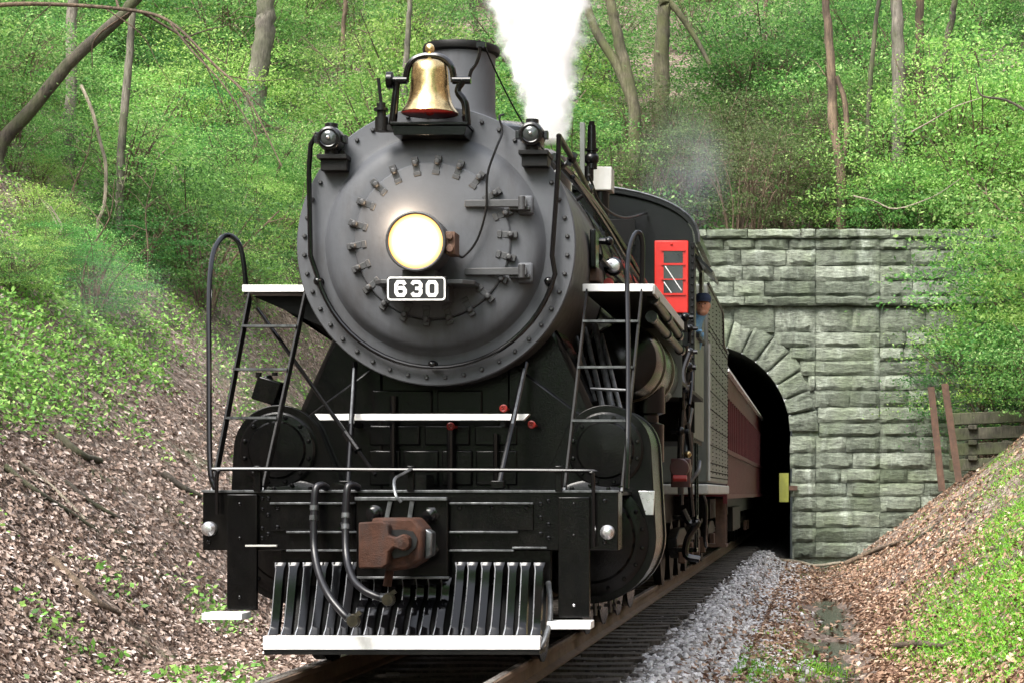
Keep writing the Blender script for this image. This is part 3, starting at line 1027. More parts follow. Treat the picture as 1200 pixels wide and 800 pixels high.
def utree(uv, y, wpx, mat, label, top=9.0, lean=None, limbs=(), name='tree', cmat='leaf_spring', yslope=0.0, crown_sc=1.0, group=None, crown=True):
    """uv: trunk centre points from the ground up; continues above the frame"""
    pts = [W(u, v, y + yslope * i) for i, (u, v) in enumerate(uv)]
    d = (pts[-1] - pts[-2]).normalized()
    zg_ = gz(pts[0].x, pts[0].y)
    if pts[0].z > zg_ + 0.02:
        pts = [Vector((pts[0].x, pts[0].y, zg_ - 0.2))] + pts
    else:
        pts[0].z = min(pts[0].z, zg_ - 0.1)
    pts.append(pts[-1] + d * top * 0.5 + Vector((random.uniform(-.3, .3), 0.2, 0)))
    pts.append(pts[-1] + Vector((d.x * 0.5, d.y * .5, 0.9)).normalized() * top * 0.5)
    w = wpx * y / F / 2
    lb = [([W(a, b_, y + dy) for a, b_, dy in L], wa * y / F / 2, wb * y / F / 2) for L, wa, wb in limbs]
    # boughs up in the crown
    for q in range(4):
        e = pts[-1] + Vector((random.uniform(-2.4, 2.4), random.uniform(-2.4, 2.4), random.uniform(0.5, 2)))
        st = pts[-2].lerp(pts[-1], random.uniform(.2, .9))
        lb.append(([st, st.lerp(e, .5) + Vector((0, 0, .3)), e], w * .35, w * .08))
    return tree(pts[0], pts, w, w * 0.6, mat, label, lb, name=name, cmat=cmat, crown_sc=crown_sc, group=group, crown=crown)

utree([(80, 235), (82, 150), (84, 60), (86, 0)], 46, 15, 'bark_grey', 'straight grey tree trunk beside the leaning dark trunk on the bank')
utree([(140, 285), (141, 200), (147, 120), (153, 50), (156, 0)], 44, 11, 'bark_grey', 'slender curving grey tree trunk rising behind the hanging vine')
utree([(0, 172), (40, 125), (90, 65), (140, 22), (170, -12)], 40, 17, 'bark_dark', 'dark thick trunk leaning steeply over the leaf covered bank', top=5)
utree([(298, 130), (306, 60), (311, 20), (314, -10)], 60, 27, 'bark_grey', 'thick pale grey tree trunk above the marker lamp side of the engine')
utree([(474, 110), (477, 60), (479, 20), (480, -10)], 58, 8, 'bark_grey', 'thin pale trunk standing behind the brass bell')
utree([(402, 40), (405, 10), (407, -15)], 66, 6, 'bark_brown', 'very thin leaning sapling behind the smokebox top', top=7)
utree([(738, 225), (744, 170), (741, 115), (728, 60), (720, 25), (712, -10)], 58, 17, 'bark_moss', 'mossy forked tree trunk behind the cab roof beside the steam plume',
      limbs=[([(741, 118, 0), (722, 75, 0), (700, 40, 0), (686, 0, 0), (678, -40, 0)], 13, 8)])
utree([(775, 75), (777, 40), (778, 10), (778, -10)], 62, 19, 'bark_moss', 'stout mossy trunk with a slanting limb on the hilltop',
      limbs=[([(778, -4, 0), (795, 15, 0), (815, 45, 0), (832, 76, 0)], 9, 5)])
utree([(985, 205), (976, 140), (974, 80), (970, 30), (967, -10)], 56.8, 13, 'bark_brown', 'reddish brown trunk with a thinner second stem above the coping',
      limbs=[([(983, 195, 0), (992, 170, 0), (990, 120, 0), (980, 90, 0)], 8, 6)])
utree([(1017, 165), (1019, 110), (1024, 50), (1032, -8)], 56.6, 7, 'bark_dark', 'thin dark stem between the reddish trunk and the broad pale one')
utree([(1053, 155), (1053, 100), (1052, 40), (1050, -10)], 57.0, 19, 'bark_grey', 'broad pale trunk above the bushy end of the stone wall')
utree([(1078, 150), (1078, 50), (1079, -10)], 59, 13, 'bark_brown', 'brown trunk right behind the broad pale trunk')
utree([(1096, 120), (1108, 60), (1116, 20), (1121, -10)], 57.5, 10, 'bark_dark', 'slim dark trunk leaning outwards over the bushy slope')
utree([(894, 70), (896, 30), (899, -10)], 70, 6, 'bark_brown', 'spindly sapling on the hill between the mossy and the reddish trunk', top=7)
utree([(560, 60), (556, 20), (552, -10)], 72, 9, 'bark_dark', 'distant dark trunk seen just past the smokestack')
utree([(935, 60), (937, 20), (940, -10)], 74, 7, 'bark_grey', 'far slim grey trunk high on the hill behind the twiggy shrubs')

# tree out of frame whose bare branch hangs into view
bt = W(-70, 330, 24); bt.z = gz(bt.x, bt.y) - 0.1
bl = [([(-75, 20, 0), (0, 6, 0), (80, 6, 0), (165, 14, -.3), (205, 30, -.5), (250, 75, -.8), (290, 115, -1.0), (330, 195, -1.2)], 9, 2),
      ([(165, 14, -.3), (215, 45, -.2), (240, 75, -.1), (265, 130, 0)], 5, 1.2),
      ([(200, 28, -.5), (225, 60, -.7), (262, 100, -.9), (300, 160, -1.2), (296, 175, -1.2)], 4, 1.2),
      ([(250, 75, -.8), (285, 105, -.7), (330, 150, -.6)], 3, 1),
      ([(140, 12, 0), (133, -10, 0.2), (125, -30, .3)], 5, 3),
      ([(155, 13, 0), (112, 45, 0.2), (108, 80, .3)], 4, 1.5),
      ([(215, 45, -.5), (245, 35, -.3), (275, 28, -.1)], 3, 1),
      ([(230, 55, -.6), (262, 92, -.5), (280, 140, -.4)], 2.4, .8), ([(290, 115, -1.0), (300, 150, -1), (296, 178, -1)], 2.2, .8),
      ([(300, 135, -1.0), (320, 150, -.9), (345, 158, -.8)], 2, .7), ([(262, 88, -.8), (300, 95, -.6), (345, 92, -.5)], 2, .7),
      ([(120, 8, 0), (165, 40, .1), (185, 75, .2), (205, 108, .3)], 2.6, .8), ([(60, 6, 0), (35, 30, .1), (20, 60, .2)], 2.2, .8)]
tree(bt, [bt, W(-72, 200, 24), W(-76, 60, 24), W(-80, -60, 24), W(-82, -300, 24)], 0.16, 0.08, 'bark_brown', 'long bare branch drooping across above the bank from a tree out of frame',
     [([W(a, b_, 24 + dy) for a, b_, dy in L], wa * .68 * 24 / F / 2, wb * .7 * 24 / F / 2) for L, wa, wb in bl], crown_sc=0.8)
# bare saplings
for i in range(16):
    u, v = random.uniform(15, 330), random.uniform(120, 380)
    y = 14.0
    while y < 56:
        p = W(u, v, y)
        if p.z < gz(p.x, p.y): break
        y += 0.25
    if y > 53.5: continue
    h = random.uniform(1.2, 3.2)
    q = Vector((p.x, p.y, gz(p.x, p.y) - .05))
    e = q + Vector((random.uniform(-.5, .7), random.uniform(-.3, .3), h))
    P = smooth_pts([q, q.lerp(e, .35) + Vector((random.uniform(-.15, .15), 0, .1)), q.lerp(e, .7) + Vector((random.uniform(-.2, .2), 0, 0)), e], 4)
    mb = MB().tube(P, [0.022 * (1 - .75 * j / len(P)) for j in range(len(P))], 5)
    for _ in range(5):
        j = random.randrange(4, len(P) - 1)
        d = Vector((random.uniform(-.6, .6), random.uniform(-.3, .3), random.uniform(.1, .6)))
        mb.tube([P[j], P[j] + d * .5 + Vector((0, 0, .05)), P[j] + d], [.009, .007, .003], 4)
    tag(mb.build('bare_sapling', random.choice(('bark_brown', 'twig_pale')), None), 'thin leafless sapling standing on the bank beside the engine', 'sapling', 'bare saplings on the bank')
# hanging vine
P = smooth_pts([W(95, 100, 41), W(108, 130, 41), W(117, 165, 41), W(124, 195, 41), W(122, 240, 41), W(113, 262, 41)], 5)
P[-1].z = gz(P[-1].x, P[-1].y) - 0.05
tag(MB().tube(P, 0.035, 6).build('vine', 'twig_pale', None), 'pale twisted vine hanging between the two grey trunks', 'vine')
# bare twigs in the ditch-side bushes
for lab, L, y, w, mat in [('dark bare twig reaching over the bushy slope', [(1215, 138), (1180, 118), (1150, 112), (1143, 90)], 36, 4, 'bark_dark'),
                          ('long pale bare twig curving through the bushes by the wall', [(1000, 230), (1025, 236), (1050, 245), (1095, 230), (1125, 210)], 46, 2.2, 'twig_pale'),
                          ('straight pale twig slanting up out of the bushes', [(1068, 155), (1095, 140), (1120, 125), (1150, 115)], 47, 2.0, 'twig_pale')]:
    P = smooth_pts([W(a, b_, y) for a, b_ in L], 4)
    tag(MB().tube(P, [w * y / F / 2 * (1 - 0.6 * i / len(P)) for i in range(len(P))], 6).build('branch', mat, None), lab, 'branch')

# ---- leaf litter, herbs, grass
def scatter(n, xr, yr, fn):
    y = ybias(n, yr[0], yr[1])
    x = RNG.uniform(0, 1, n)
    x = xr(y)[0] + x * (xr(y)[1] - xr(y)[0])
    keep = np.array([RNG.random() < fn(a, b_) for a, b_ in zip(x, y)])
    x, y = x[keep], y[keep]
    zg_ = gm(x, y)
    e = 0.12
    nx_ = -(gm(x + e, y) - gm(x - e, y)) / (2 * e)
    ny_ = -(gm(x, y + e) - gm(x, y - e)) / (2 * e)
    N = unit(np.stack([nx_, ny_, np.ones_like(nx_)], 1))
    return np.stack([x, y, zg_], 1), N

def green_left(x, y):
    u = VU + (x - CX) * F / y; v = VV - (gz(x, y) - CZ) * F / y
    k = 0.5 * n2(x, y, 0.45, 9.0) + 0.35 * n2(x, y, 1.3, 2.0)
    f = -0.06 + sstep(560, 400, v + 0.18 * u - 20) * 0.92 - 0.5 * math.exp(-((u - 50) / 90) ** 2 - ((v - 235) / 60) ** 2) - 0.35 * math.exp(-((u - 230) / 60) ** 2 - ((v - 420) / 70) ** 2)
    f += 0.35 * math.exp(-((v - 420) / 60) ** 2) * (1 if u < 200 else 0.3)
    return max(0, min(1, f + k * 0.9 - 0.08))
leftx = lambda y: (CX - 0.398 * y - 1.5, np.full_like(y, -1.9))
C, N = scatter(120000, leftx, (13, 58), lambda a, b_: (1 - 0.75 * green_left(a, b_)) * (0.25 if n2(a, b_, 0.5, 21.0) + 0.5 * n2(a, b_, 2.0, 3.0) > 0.30 else 1))
L = 0.05 + 0.06 * RNG.random(len(C))
me = leaf_mesh('leaf_litter', C + N * (0.012 + 0.03 * RNG.random((len(C), 1))), L, up=1.4, normals=N, ratio=0.6, fold=0.14)
o = link('leaf_litter', me, 'dead_leaf', None, (0, 0, 0))
tag(o, 'brown and tan fallen leaves covering the bank beside the engine', 'fallen leaves'); o['kind'] = 'stuff'
C, N = scatter(230000, leftx, (16, 60), green_left)
L = 0.045 + 0.06 * RNG.random(len(C))
me = leaf_mesh('bank_herbs', C + N * 0.02 + np.stack([np.zeros(len(C)), np.zeros(len(C)), RNG.random(len(C)) ** 1.8 * 0.30], 1), L, up=0.7)
o = link('bank_herbs', me, 'herb_green', None, (0, 0, 0))
tag(o, 'low green herbs and ivy growing through the leaves beside the engine', 'herbs'); o['kind'] = 'stuff'

def green_right(x, y):
    u = VU + (x - CX) * F / y; v = VV - (gz(x, y) - CZ) * F / y
    k = 0.7 * n2(x, y, 0.7, 9.0) + 0.9 * n2(x, y, 2.2, 2.0) - 0.12
    f = 0.0
    for (cu, cv, ru, rv, a) in [(1150, 745, 75, 60, 1.1), (1185, 640, 50, 55, 0.8), (1165, 535, 22, 22, 1.1), (880, 785, 50, 30, 1.0), (975, 645, 24, 12, 1.0), (1110, 700, 45, 30, 0.55), (1195, 570, 30, 40, .7), (1080, 765, 40, 25, .5), (800, 700, 12, 8, .3), (960, 790, 40, 12, .5), (1100, 600, 90, 40, 0.28), (1180, 690, 45, 40, .35), (1185, 600, 40, 30, .35)]:
        f += a * math.exp(-((u - cu) / ru) ** 2 - ((v - cv) / rv) ** 2)
    return max(0, min(1, f * 1.25 + k * 0.5 - 0.1))
rightx = lambda y: (np.full_like(y, 1.75), CX + 0.102 * y + 2.5)
def litter_r(a, b_):
    base = 1 - 0.8 * green_right(a, b_)
    if a < 2.25: base *= 0.12
    if b_ < 37:
        dd = ((a - 3.16) / 0.42) ** 2 + (0 if b_ < 33 else ((b_ - 33) / 3.5) ** 2)
        if dd < 1 + 0.8 * n2(a, b_, 2.0, 7.0): base *= 0.10
    return base
C, N = scatter(120000, rightx, (13, 54), litter_r)
L = 0.05 + 0.06 * RNG.random(len(C))
zadd = np.where(C[:, 0] < 2.3, np.maximum(bed_z(C[:, 0]) - C[:, 2], 0) + 0.04, 0)
C[:, 2] += zadd
me = leaf_mesh('leaf_litter', C + N * (0.012 + 0.035 * RNG.random((len(C), 1))), L, up=1.4, normals=N, ratio=0.6, fold=0.14)
o = link('leaf_litter', me, 'dead_leaf_orange', None, (0, 0, 0))
tag(o, 'orange brown fallen leaves covering the slope beside the ditch', 'fallen leaves'); o['kind'] = 'stuff'
# grass blades
C, N = scatter(90000, rightx, (13, 50), lambda a, b_: green_right(a, b_) ** 1.3 if a > 2.15 else 0)
n = len(C)
hgt = (0.04 + 0.085 * RNG.random(n))[:, None]
a = RNG.random(n) * 2 * PI
side = np.stack([np.cos(a), np.sin(a), np.zeros(n)], 1) * 0.008
tip = unit(N + RNG.normal(size=(n, 3)) * 0.45) * hgt
Vb = np.stack([C - side, C + side, C + tip * 0.6 + side * .7, C + tip], 1).reshape(-1, 3)
o = link('grass', np_mesh('grass', Vb, np.arange(n * 4).reshape(n, 4)), 'grass_green', None, (0, 0, 0))
tag(o, 'bright green grass tufts on the slope and beside the ballast', 'grass'); o['kind'] = 'stuff'
C, N = scatter(60000, rightx, (13, 50), lambda a, b_: green_right(a, b_) ** 1.5 if a > 2.15 else 0)
me = leaf_mesh('clover', C + N * 0.03 + np.stack([np.zeros(len(C)), np.zeros(len(C)), RNG.random(len(C)) * 0.08], 1), 0.018 + 0.026 * RNG.random(len(C)), up=0.9, normals=N, ratio=0.8)
o = link('clover', me, 'grass_green', None, (0, 0, 0))
tag(o, 'low clover leaves among the bright grass on the slope', 'clover'); o['kind'] = 'stuff'

# ditch water
mb = MB().add([(2.55, 19, -0.665), (3.75, 19, -0.665), (3.75, 37.5, -0.665), (2.55, 37.5, -0.665)], [(0, 1, 2, 3)])
o = mb.build('ditch_water', 'ditch_water', None, smooth=False)
o['kind'] = 'structure'

# fallen sticks and roots
def stick(L, wpx, mat, lab, nm='fallen_branch', cat='branch'):
    pts = []
    for (u, v) in L:
        # walk the ray to the ground
        y = 12.0
        while y < PY - 0.5:
            p = W(u, v, y)
            if p.z < gz(p.x, p.y): break
            y += 0.1
        p.z = float(gm(p.x, p.y)) + 0.05
        pts.append(p)
    y = sum(p.y for p in pts) / len(pts)
    P = smooth_pts(pts, 4)
    r = wpx * 1.6 * y / F / 2
    for p in P: p.z = max(p.z, float(gm(p.x, p.y)) + r * 0.6)
    tag(MB().tube(P, [r * (1 - 0.5 * i / len(P)) * random.uniform(.85, 1.15) for i in range(len(P))], 7).build(nm, mat, None, ang=60), lab, cat)
stick([(60, 662), (85, 685), (110, 708), (140, 728)], 9, 'bark_brown', 'weathered brown log lying down the leafy bank low beside the engine', 'fallen_log', 'log')
stick([(5, 555), (40, 580), (75, 605), (115, 630)], 5, 'bark_dark', 'dark root snaking down the bank above the weathered log', 'root', 'root')
stick([(65, 512), (95, 535), (118, 548)], 8, 'bark_dark', 'thick dark root exposed in bare soil near the grassy bank edge', 'root', 'root')
stick([(75, 570), (110, 595), (160, 622)], 5, 'bark_dark', 'dark root running beside the exposed soil towards the engine', 'root', 'root')
stick([(190, 560), (215, 578), (236, 588)], 6, 'bark_dark', 'short dark root just behind the engine hoop handrail', 'root', 'root')
stick([(20, 548), (60, 575), (100, 612)], 4, 'twig_pale', 'thin pale stick beside the snaking dark root', 'fallen_branch')
stick([(990, 662), (1020, 650), (1045, 640), (1062, 636)], 4, 'bark_brown', 'long thin brown stick slanting up the leafy slope by the grass tuft')
stick([(1050, 762), (1075, 764), (1100, 766), (1118, 760)], 7, 'bark_brown', 'short stout brown branch lying across the ditch')
stick([(1065, 640), (1085, 628), (1102, 614)], 4, 'bark_dark', 'dark stick on the leafy slope above the long brown stick')
stick([(870, 637), (900, 636), (950, 630), (985, 624)], 4, 'twig_pale', 'pale pole lying along the foot of the tunnel portal')
stick([(1165, 775), (1180, 785), (1195, 796)], 3, 'twig_pale', 'thin pale stick at the edge of the bright grass')

# posts and timber crib at the wall end
def post(u0, v0, u1, v1, y, lab):
    a, b_ = W(u0, v0, y), W(u1, v1, y)
    d = (a - b_).normalized()
    a = a + d * 0.4
    mb = MB()
    mb.bar(a, b_, 0.17, 0.025, up=(0, 1, 0)).bar(a + Vector((0, .06, 0)), b_ + Vector((0, .06, 0)), 0.03, 0.1, up=(0, 1, 0)).bar(a + Vector((0, .12, 0)), b_ + Vector((0, .12, 0)), 0.10, 0.035, up=(0, 1, 0))
    tag(mb.build('rail_post', 'rust_dark', None, smooth=False), lab, 'post')
post(1102, 556, 1091, 453, 50.5, 'rusty leaning rail post beside the bare stone wall')
post(1121, 545, 1107, 449, 50.0, 'rusty leaning rail post against the timber crib')
crib = thing('timber_crib', 'low crib of stacked mossy timbers behind the rusty posts', 'retaining wall', W(1160, 540, 50.8))
for i in range(4):
    a, b_ = W(1113, 545 - i * 18, 51.0), W(1205, 541 - i * 18, 50.6)
    MB().bar(a, b_, 0.26, 0.30).build('timber', 'crib_wood', crib, bevel=0.02)
for u in (1140, 1180):
    for i in range(3):
        a = W(u, 536 - i * 18, 50.62)
        MB().bar(a, a + Vector((0, 1.2, 0)), 0.22, 0.12).build('cross_timber', 'crib_wood', crib, bevel=0.02)

# yellow board inside the tunnel mouth
sg = thing('clearance_board', 'small yellow green board fixed to the edge of the tunnel mouth', 'sign', (2.1, 53.9, 1.4))
MB().bb(2.02, 2.27, 53.86, 53.89, 1.04, 1.80).build('board', 'yellow_board', sg, bevel=0.004)
MB().bb(2.2, 2.5, 53.89, 53.93, 1.35, 1.47).build('bracket', 'rust_dark', sg)

# ================================================================== LOCOMOTIVE
loco = thing('steam_locomotive', 'black steam locomotive with grey smokebox, lit headlight and number 630 coming out of the tunnel', 'locomotive', (0, 15, 0))
BZ = 3.207
SF = 16.0                                   # smokebox front plane
def P_(name, mb, mat, parent=loco, bevel=0.0, ang=35, smooth=True):
    return mb.build(name, mat, parent, bevel, smooth, ang=ang)

# --- smokebox shell, boiler, firebox
P_('smokebox', MB().lathe([(1.05, 16.02), (1.075, 16.05), (1.075, 18.3)], (0, 0, BZ), 'Y', 96), 'graphite_dark')
front = P_('smokebox_front', MB().lathe([(1.072, 16.08), (1.09, 16.06), (1.09, 16.012), (1.082, 16.0), (0.90, 15.997), (0.862, 15.985), (0.838, 15.955), (0.815, 15.915), (0.775, 15.885), (0.71, 15.868), (0.60, 15.862), (0.59, 15.872)], (0, 0, BZ), 'Y', 128), 'graphite', ang=25)
blt = MB().lathe([(0.018, 0.0), (0.018, -0.012), (0.011, -0.022)], (0, 0, 0), 'Y', 8).mesh('bolt', (0, 0, 0)); blt.materials.append(M['graphite_dark'])
for k in range(44):
    a = 2 * PI * (k + .5) / 44
    link('bolt', blt, None, front, (1.028 * math.cos(a), 15.998, BZ + 1.028 * math.sin(a)))
door = P_('smokebox_door', MB().lathe([(0.606, 15.868), (0.606, 15.846), (0.596, 15.838), (0.5, 15.822), (0.3, 15.800), (0.1, 15.79), (0.02, 15.789)], (0, 0, BZ + 0.02), 'Y', 96), 'graphite', ang=25)
# dogs round the door
dm = MB().box((0, 0, 0.04), (0.050, 0.034, 0.15)).lathe([(0.026, -0.014), (0.026, -0.040), (0.017, -0.048)], (0, 0, 0.015), 'Y', 6).box((0, -0.008, 0.10), (0.058, 0.042, 0.034))
dme = dm.mesh('clamp', (0, 0, 0), ang=30); dme.materials.append(M['graphite_dark'])
for k in range(22):
    a = 2 * PI * (k + 0.25) / 22
    link('clamp', dme, None, door, (0.625 * math.cos(a), 15.845, BZ + 0.02 + 0.625 * math.sin(a)), rot=(0, PI / 2 - a + random.uniform(-.12, .12) + PI, 0), bevel=0.004)
for zc in (BZ + 0.30, BZ - 0.225):
    h = MB()
    h.prism([(0.26, zc - 0.03), (0.74, zc - 0.03), (0.74, zc + 0.03), (0.26, zc + 0.025)], 'XZ', 15.775, 15.80)
    P_('hinge', h.cyl((0.70, 15.785, zc - 0.055), (0.70, 15.785, zc + 0.055), 0.028, n=12).bb(0.60, 0.76, 15.80, 15.88, zc - 0.05, zc - 0.02), 'graphite_dark', door, 0.006)
P_('hinge_pad', MB().bb(0.66, 0.78, 15.83, 15.90, BZ + 0.22, BZ + 0.37), 'graphite', door, 0.02)
P_('hinge_pad', MB().bb(0.66, 0.78, 15.83, 15.90, BZ - 0.31, BZ - 0.15), 'graphite', door, 0.02)

boiler = P_('boiler', MB().lathe([(1.06, 18.3), (1.075, 18.32), (1.075, 21.5), (1.08, 22.6), (1.08, 24.62)], (0, 0, BZ), 'Y', 80), 'jacket')
for yb in (18.34, 19.5, 20.7, 21.9, 23.1):
    P_('boiler_band', MB().lathe([(1.081, yb - 0.045), (1.088, yb - 0.04), (1.088, yb + 0.04), (1.081, yb + 0.045)], (0, 0, BZ), 'Y', 72), 'black_pipe', boiler)
P_('firebox', MB().bb(-1.02, 1.02, 21.7, 24.58, 1.0, 3.0), 'black_matte', bevel=0.05)
P_('ash_pan', MB().prism([(-0.9, 0.35), (0.9, 0.35), (1.0, 1.0), (-1.0, 1.0)], 'XZ', 21.8, 24.4), 'black_matte')

# --- stack, domes
stk = P_('smokestack', MB().lathe([(0.40, BZ + 0.98), (0.36, BZ + 1.06), (0.305, BZ + 1.14), (0.282, BZ + 1.25), (0.280, 4.85), (0.285, 4.93)], (0, 17.15, 0), 'Z', 48), 'graphite')
P_('stack_rim', MB().lathe([(0.283, 4.93), (0.315, 4.945), (0.322, 4.975), (0.312, 5.005), (0.27, 5.01), (0.25, 4.97), (0.25, 4.90)], (0, 17.15, 0), 'Z', 48), 'black_matte', stk)
P_('sand_dome', MB().lathe([(0.46, BZ + 0.93), (0.41, BZ + 1.03), (0.395, BZ + 1.12), (0.395, BZ + 1.38), (0.36, BZ + 1.48), (0.25, BZ + 1.55), (0.08, BZ + 1.575)], (0, 19.4, 0), 'Z', 48), 'jacket')
P_('steam_dome', MB().lathe([(0.50, BZ + 0.93), (0.45, BZ + 1.03), (0.43, BZ + 1.12), (0.43, BZ + 1.42), (0.39, BZ + 1.54), (0.25, BZ + 1.62), (0.06, BZ + 1.65)], (0, 21.3, 0), 'Z', 48), 'jacket')
sv = P_('safety_valve', MB().lathe([(0.10, BZ + 1.0), (0.10, BZ + 1.3), (0.075, BZ + 1.33), (0.075, BZ + 1.62), (0.05, BZ + 1.7)], (0.15, 22.2, 0), 'Z', 20), 'black_gloss')

# --- bell
BY = 15.74
bell = P_('bell', MB().lathe([(0.030, 4.60), (0.06, 4.60), (0.105, 4.588), (0.130, 4.562), (0.139, 4.50), (0.144, 4.42), (0.152, 4.345), (0.167, 4.28), (0.188, 4.237), (0.212, 4.205), (0.220, 4.19), (0.214, 4.186), (0.18, 4.225), (0.13, 4.30), (0.11, 4.5), (0.02, 4.55)], (0, BY, 0), 'Z', 56), 'brass', ang=50)
P_('bell_inside', MB().lathe([(0.211, 4.190), (0.178, 4.222), (0.128, 4.30), (0.105, 4.48), (0.02, 4.53)], (0, BY, 0), 'Z', 48), 'bell_red', bell)
P_('clapper', MB().cyl((0, BY, 4.52), (0.0, BY, 4.22), 0.012, n=8).sphere((0, BY, 4.205), 0.035), 'bell_red', bell)
P_('finial', MB().sphere((0, BY, 4.685), 0.036, sc=(1, 1, 1.25)).cyl((0, BY, 4.60), (0, BY, 4.65), 0.02, n=10), 'brass', bell)
yk = [(-0.185, BY, 4.43), (-0.182, BY, 4.48), (-0.165, BY, 4.55), (-0.12, BY, 4.605), (-0.06, BY, 4.63), (0, BY, 4.635), (0.06, BY, 4.63), (0.12, BY, 4.605), (0.165, BY, 4.55), (0.182, BY, 4.48), (0.185, BY, 4.43)]
cr = MB().tube(smooth_pts(yk, 3), 0.025, 8)
cr.cyl((-0.30, BY, 4.445), (-0.175, BY, 4.445), 0.03, n=12).cyl((0.175, BY, 4.445), (0.315, BY, 4.445), 0.03, n=12)
P_('yoke', cr, 'black_pipe', bell)
cd = MB()
for s in (-1, 1):
    p = smooth_pts([(s * 0.255, BY, 4.445), (s * 0.215 if s > 0 else s * 0.26, BY, 4.36), (s * 0.27, BY, 4.27), (s * 0.285, BY, 4.10)], 4)
    cd.tube(p, [0.034, 0.030, 0.028, 0.026, 0.027, 0.028, 0.03, 0.03, 0.03, 0.031, 0.032, 0.033, 0.034][:len(p)], 8)
cd.bb(-0.30, 0.30, BY - 0.05, BY + 0.27, 4.095, 4.118)
cd.prism([(-0.27, 4.02), (0.27, 4.02), (0.29, 4.092), (-0.29, 4.092)], 'XZ', BY - 0.03, BY + 0.28)
cd.cyl((-0.33, BY, 4.445), (-0.285, BY, 4.445), 0.065, n=16)
P_('bell_cradle', cd, 'black_gloss', bell, 0.004)
P_('bell_ringer', MB().cyl((-0.37, BY, 4.05), (-0.37, BY, 4.16), 0.05, n=14).cyl((-0.37, BY, 4.16), (-0.375, BY, 4.27), 0.035, n=12).cyl((-0.375, BY, 4.27), (-0.395, BY, 4.46), 0.013, n=8).cyl((-0.375, BY, 4.21), (-0.375, BY, 4.23), 0.055, n=12).bb(-0.40, -0.28, BY - 0.02, BY + 0.1, 4.06, 4.10), 'black_matte', bell)
P_('bell_crank', MB().tube(smooth_pts([(0.30, BY, 4.45), (0.32, BY, 4.52), (0.36, BY, 4.58), (0.385, BY, 4.66), (0.385, BY, 4.72)], 3), 0.014, 8).bb(0.36, 0.43, BY - 0.02, BY + 0.02, 4.70, 4.735), 'black_pipe', bell)
P_('bell_cord', MB().tube(smooth_pts([(0.42, BY, 4.71), (0.52, 15.95, 4.46), (0.66, 16.3, 4.18), (0.80, 17.2, 4.02)], 5), 0.007, 6), 'black_matte')

# --- marker lamps
for (u, v, lab) in ((387, 163, 'l'), (623, 158, 'r')):
    c = W(u, v, 15.86)
    ml = P_('marker_lamp', MB().lathe([(0.06, 0.14), (0.098, 0.10), (0.098, -0.02), (0.09, -0.05), (0.078, -0.055)], c, 'Y', 24).cyl(c + Vector((0, 0.04, 0.09)), c + Vector((0, 0.04, 0.125)), 0.05, n=14).bb(c.x - 0.125, c.x - 0.095, c.y - 0.01, c.y + 0.06, c.z - 0.03, c.z + 0.03).bb(c.x + 0.095, c.x + 0.125, c.y - 0.01, c.y + 0.06, c.z - 0.03, c.z + 0.03), 'lamp_grey', loco, 0.003)
    P_('lens', MB().lathe([(0.064, -0.052), (0.055, -0.062), (0.03, -0.069), (0.008, -0.07)], c, 'Y', 24), 'lens_glass', ml)
    P_('lens_ring', MB().tube([(c.x + 0.07 * math.cos(a), c.y - 0.058, c.z + 0.07 * math.sin(a)) for a in [2 * PI * i / 28 for i in range(29)]], 0.010, 8, caps=False), 'black_pipe', ml)
    P_('lens_bulb', MB().sphere(c + Vector((0, -0.078, 0)), 0.014), 'bright_metal', ml)
    P_('lamp_bracket', MB().bb(c.x - 0.10, c.x + 0.13, c.y - 0.02, SF + 0.15, c.z - 0.155, c.z - 0.12).prism([(c.x - 0.08, c.z - 0.24), (c.x + 0.12, c.z - 0.24), (c.x + 0.12, c.z - 0.155), (c.x - 0.08, c.z - 0.155)], 'XZ', c.y + 0.02, SF + 0.1).cyl(c + Vector((0, 0.03, -0.125)), c + Vector((0, 0.03, -0.085)), 0.05, n=14), 'black_matte', ml, 0.004)

# --- headlight and number plate
HY = 15.34
hc = W(487, 283, HY)
hl = P_('headlight', MB().lathe([(0.14, 15.80), (0.20, 15.72), (0.222, 15.62), (0.222, HY + 0.03), (0.225, HY + 0.0), (0.212, HY - 0.005), (0.205, HY + 0.02)], (hc.x, 0, hc.z), 'Y', 48), 'graphite_dark', loco)
P_('lens', MB().lathe([(0.208, HY + 0.015), (0.18, HY - 0.003), (0.12, HY - 0.018), (0.05, HY - 0.025), (0.01, HY - 0.026)], (hc.x, 0, hc.z), 'Y', 48), 'lamp_lens_lit', hl)
P_('rim', MB().tube([(hc.x + 0.215 * math.cos(a), HY, hc.z + 0.215 * math.sin(a)) for a in [2 * PI * i / 40 for i in range(41)]], 0.012, 8, caps=False), 'graphite_dark', hl)
P_('side_box', MB().bb(hc.x + 0.215, hc.x + 0.285, HY + 0.05, HY + 0.25, hc.z - 0.09, hc.z + 0.08).cyl((hc.x + 0.25, HY + 0.02, hc.z - 0.05), (hc.x + 0.25, HY + 0.05, hc.z - 0.05), 0.03, n=12).cyl((hc.x + 0.25, HY + 0.02, hc.z + 0.04), (hc.x + 0.25, HY + 0.05, hc.z + 0.04), 0.025, n=12), 'rust_dark', hl, 0.006)
P_('shelf', MB().prism([(hc.x - 0.36, 15.60), (hc.x - 0.30, 15.52), (hc.x + 0.32, 15.52), (hc.x + 0.40, 15.60), (hc.x + 0.40, 15.84), (hc.x - 0.36, 15.84)], 'XY', hc.z - 0.30, hc.z - 0.265), 'graphite_dark', hl, 0.006)
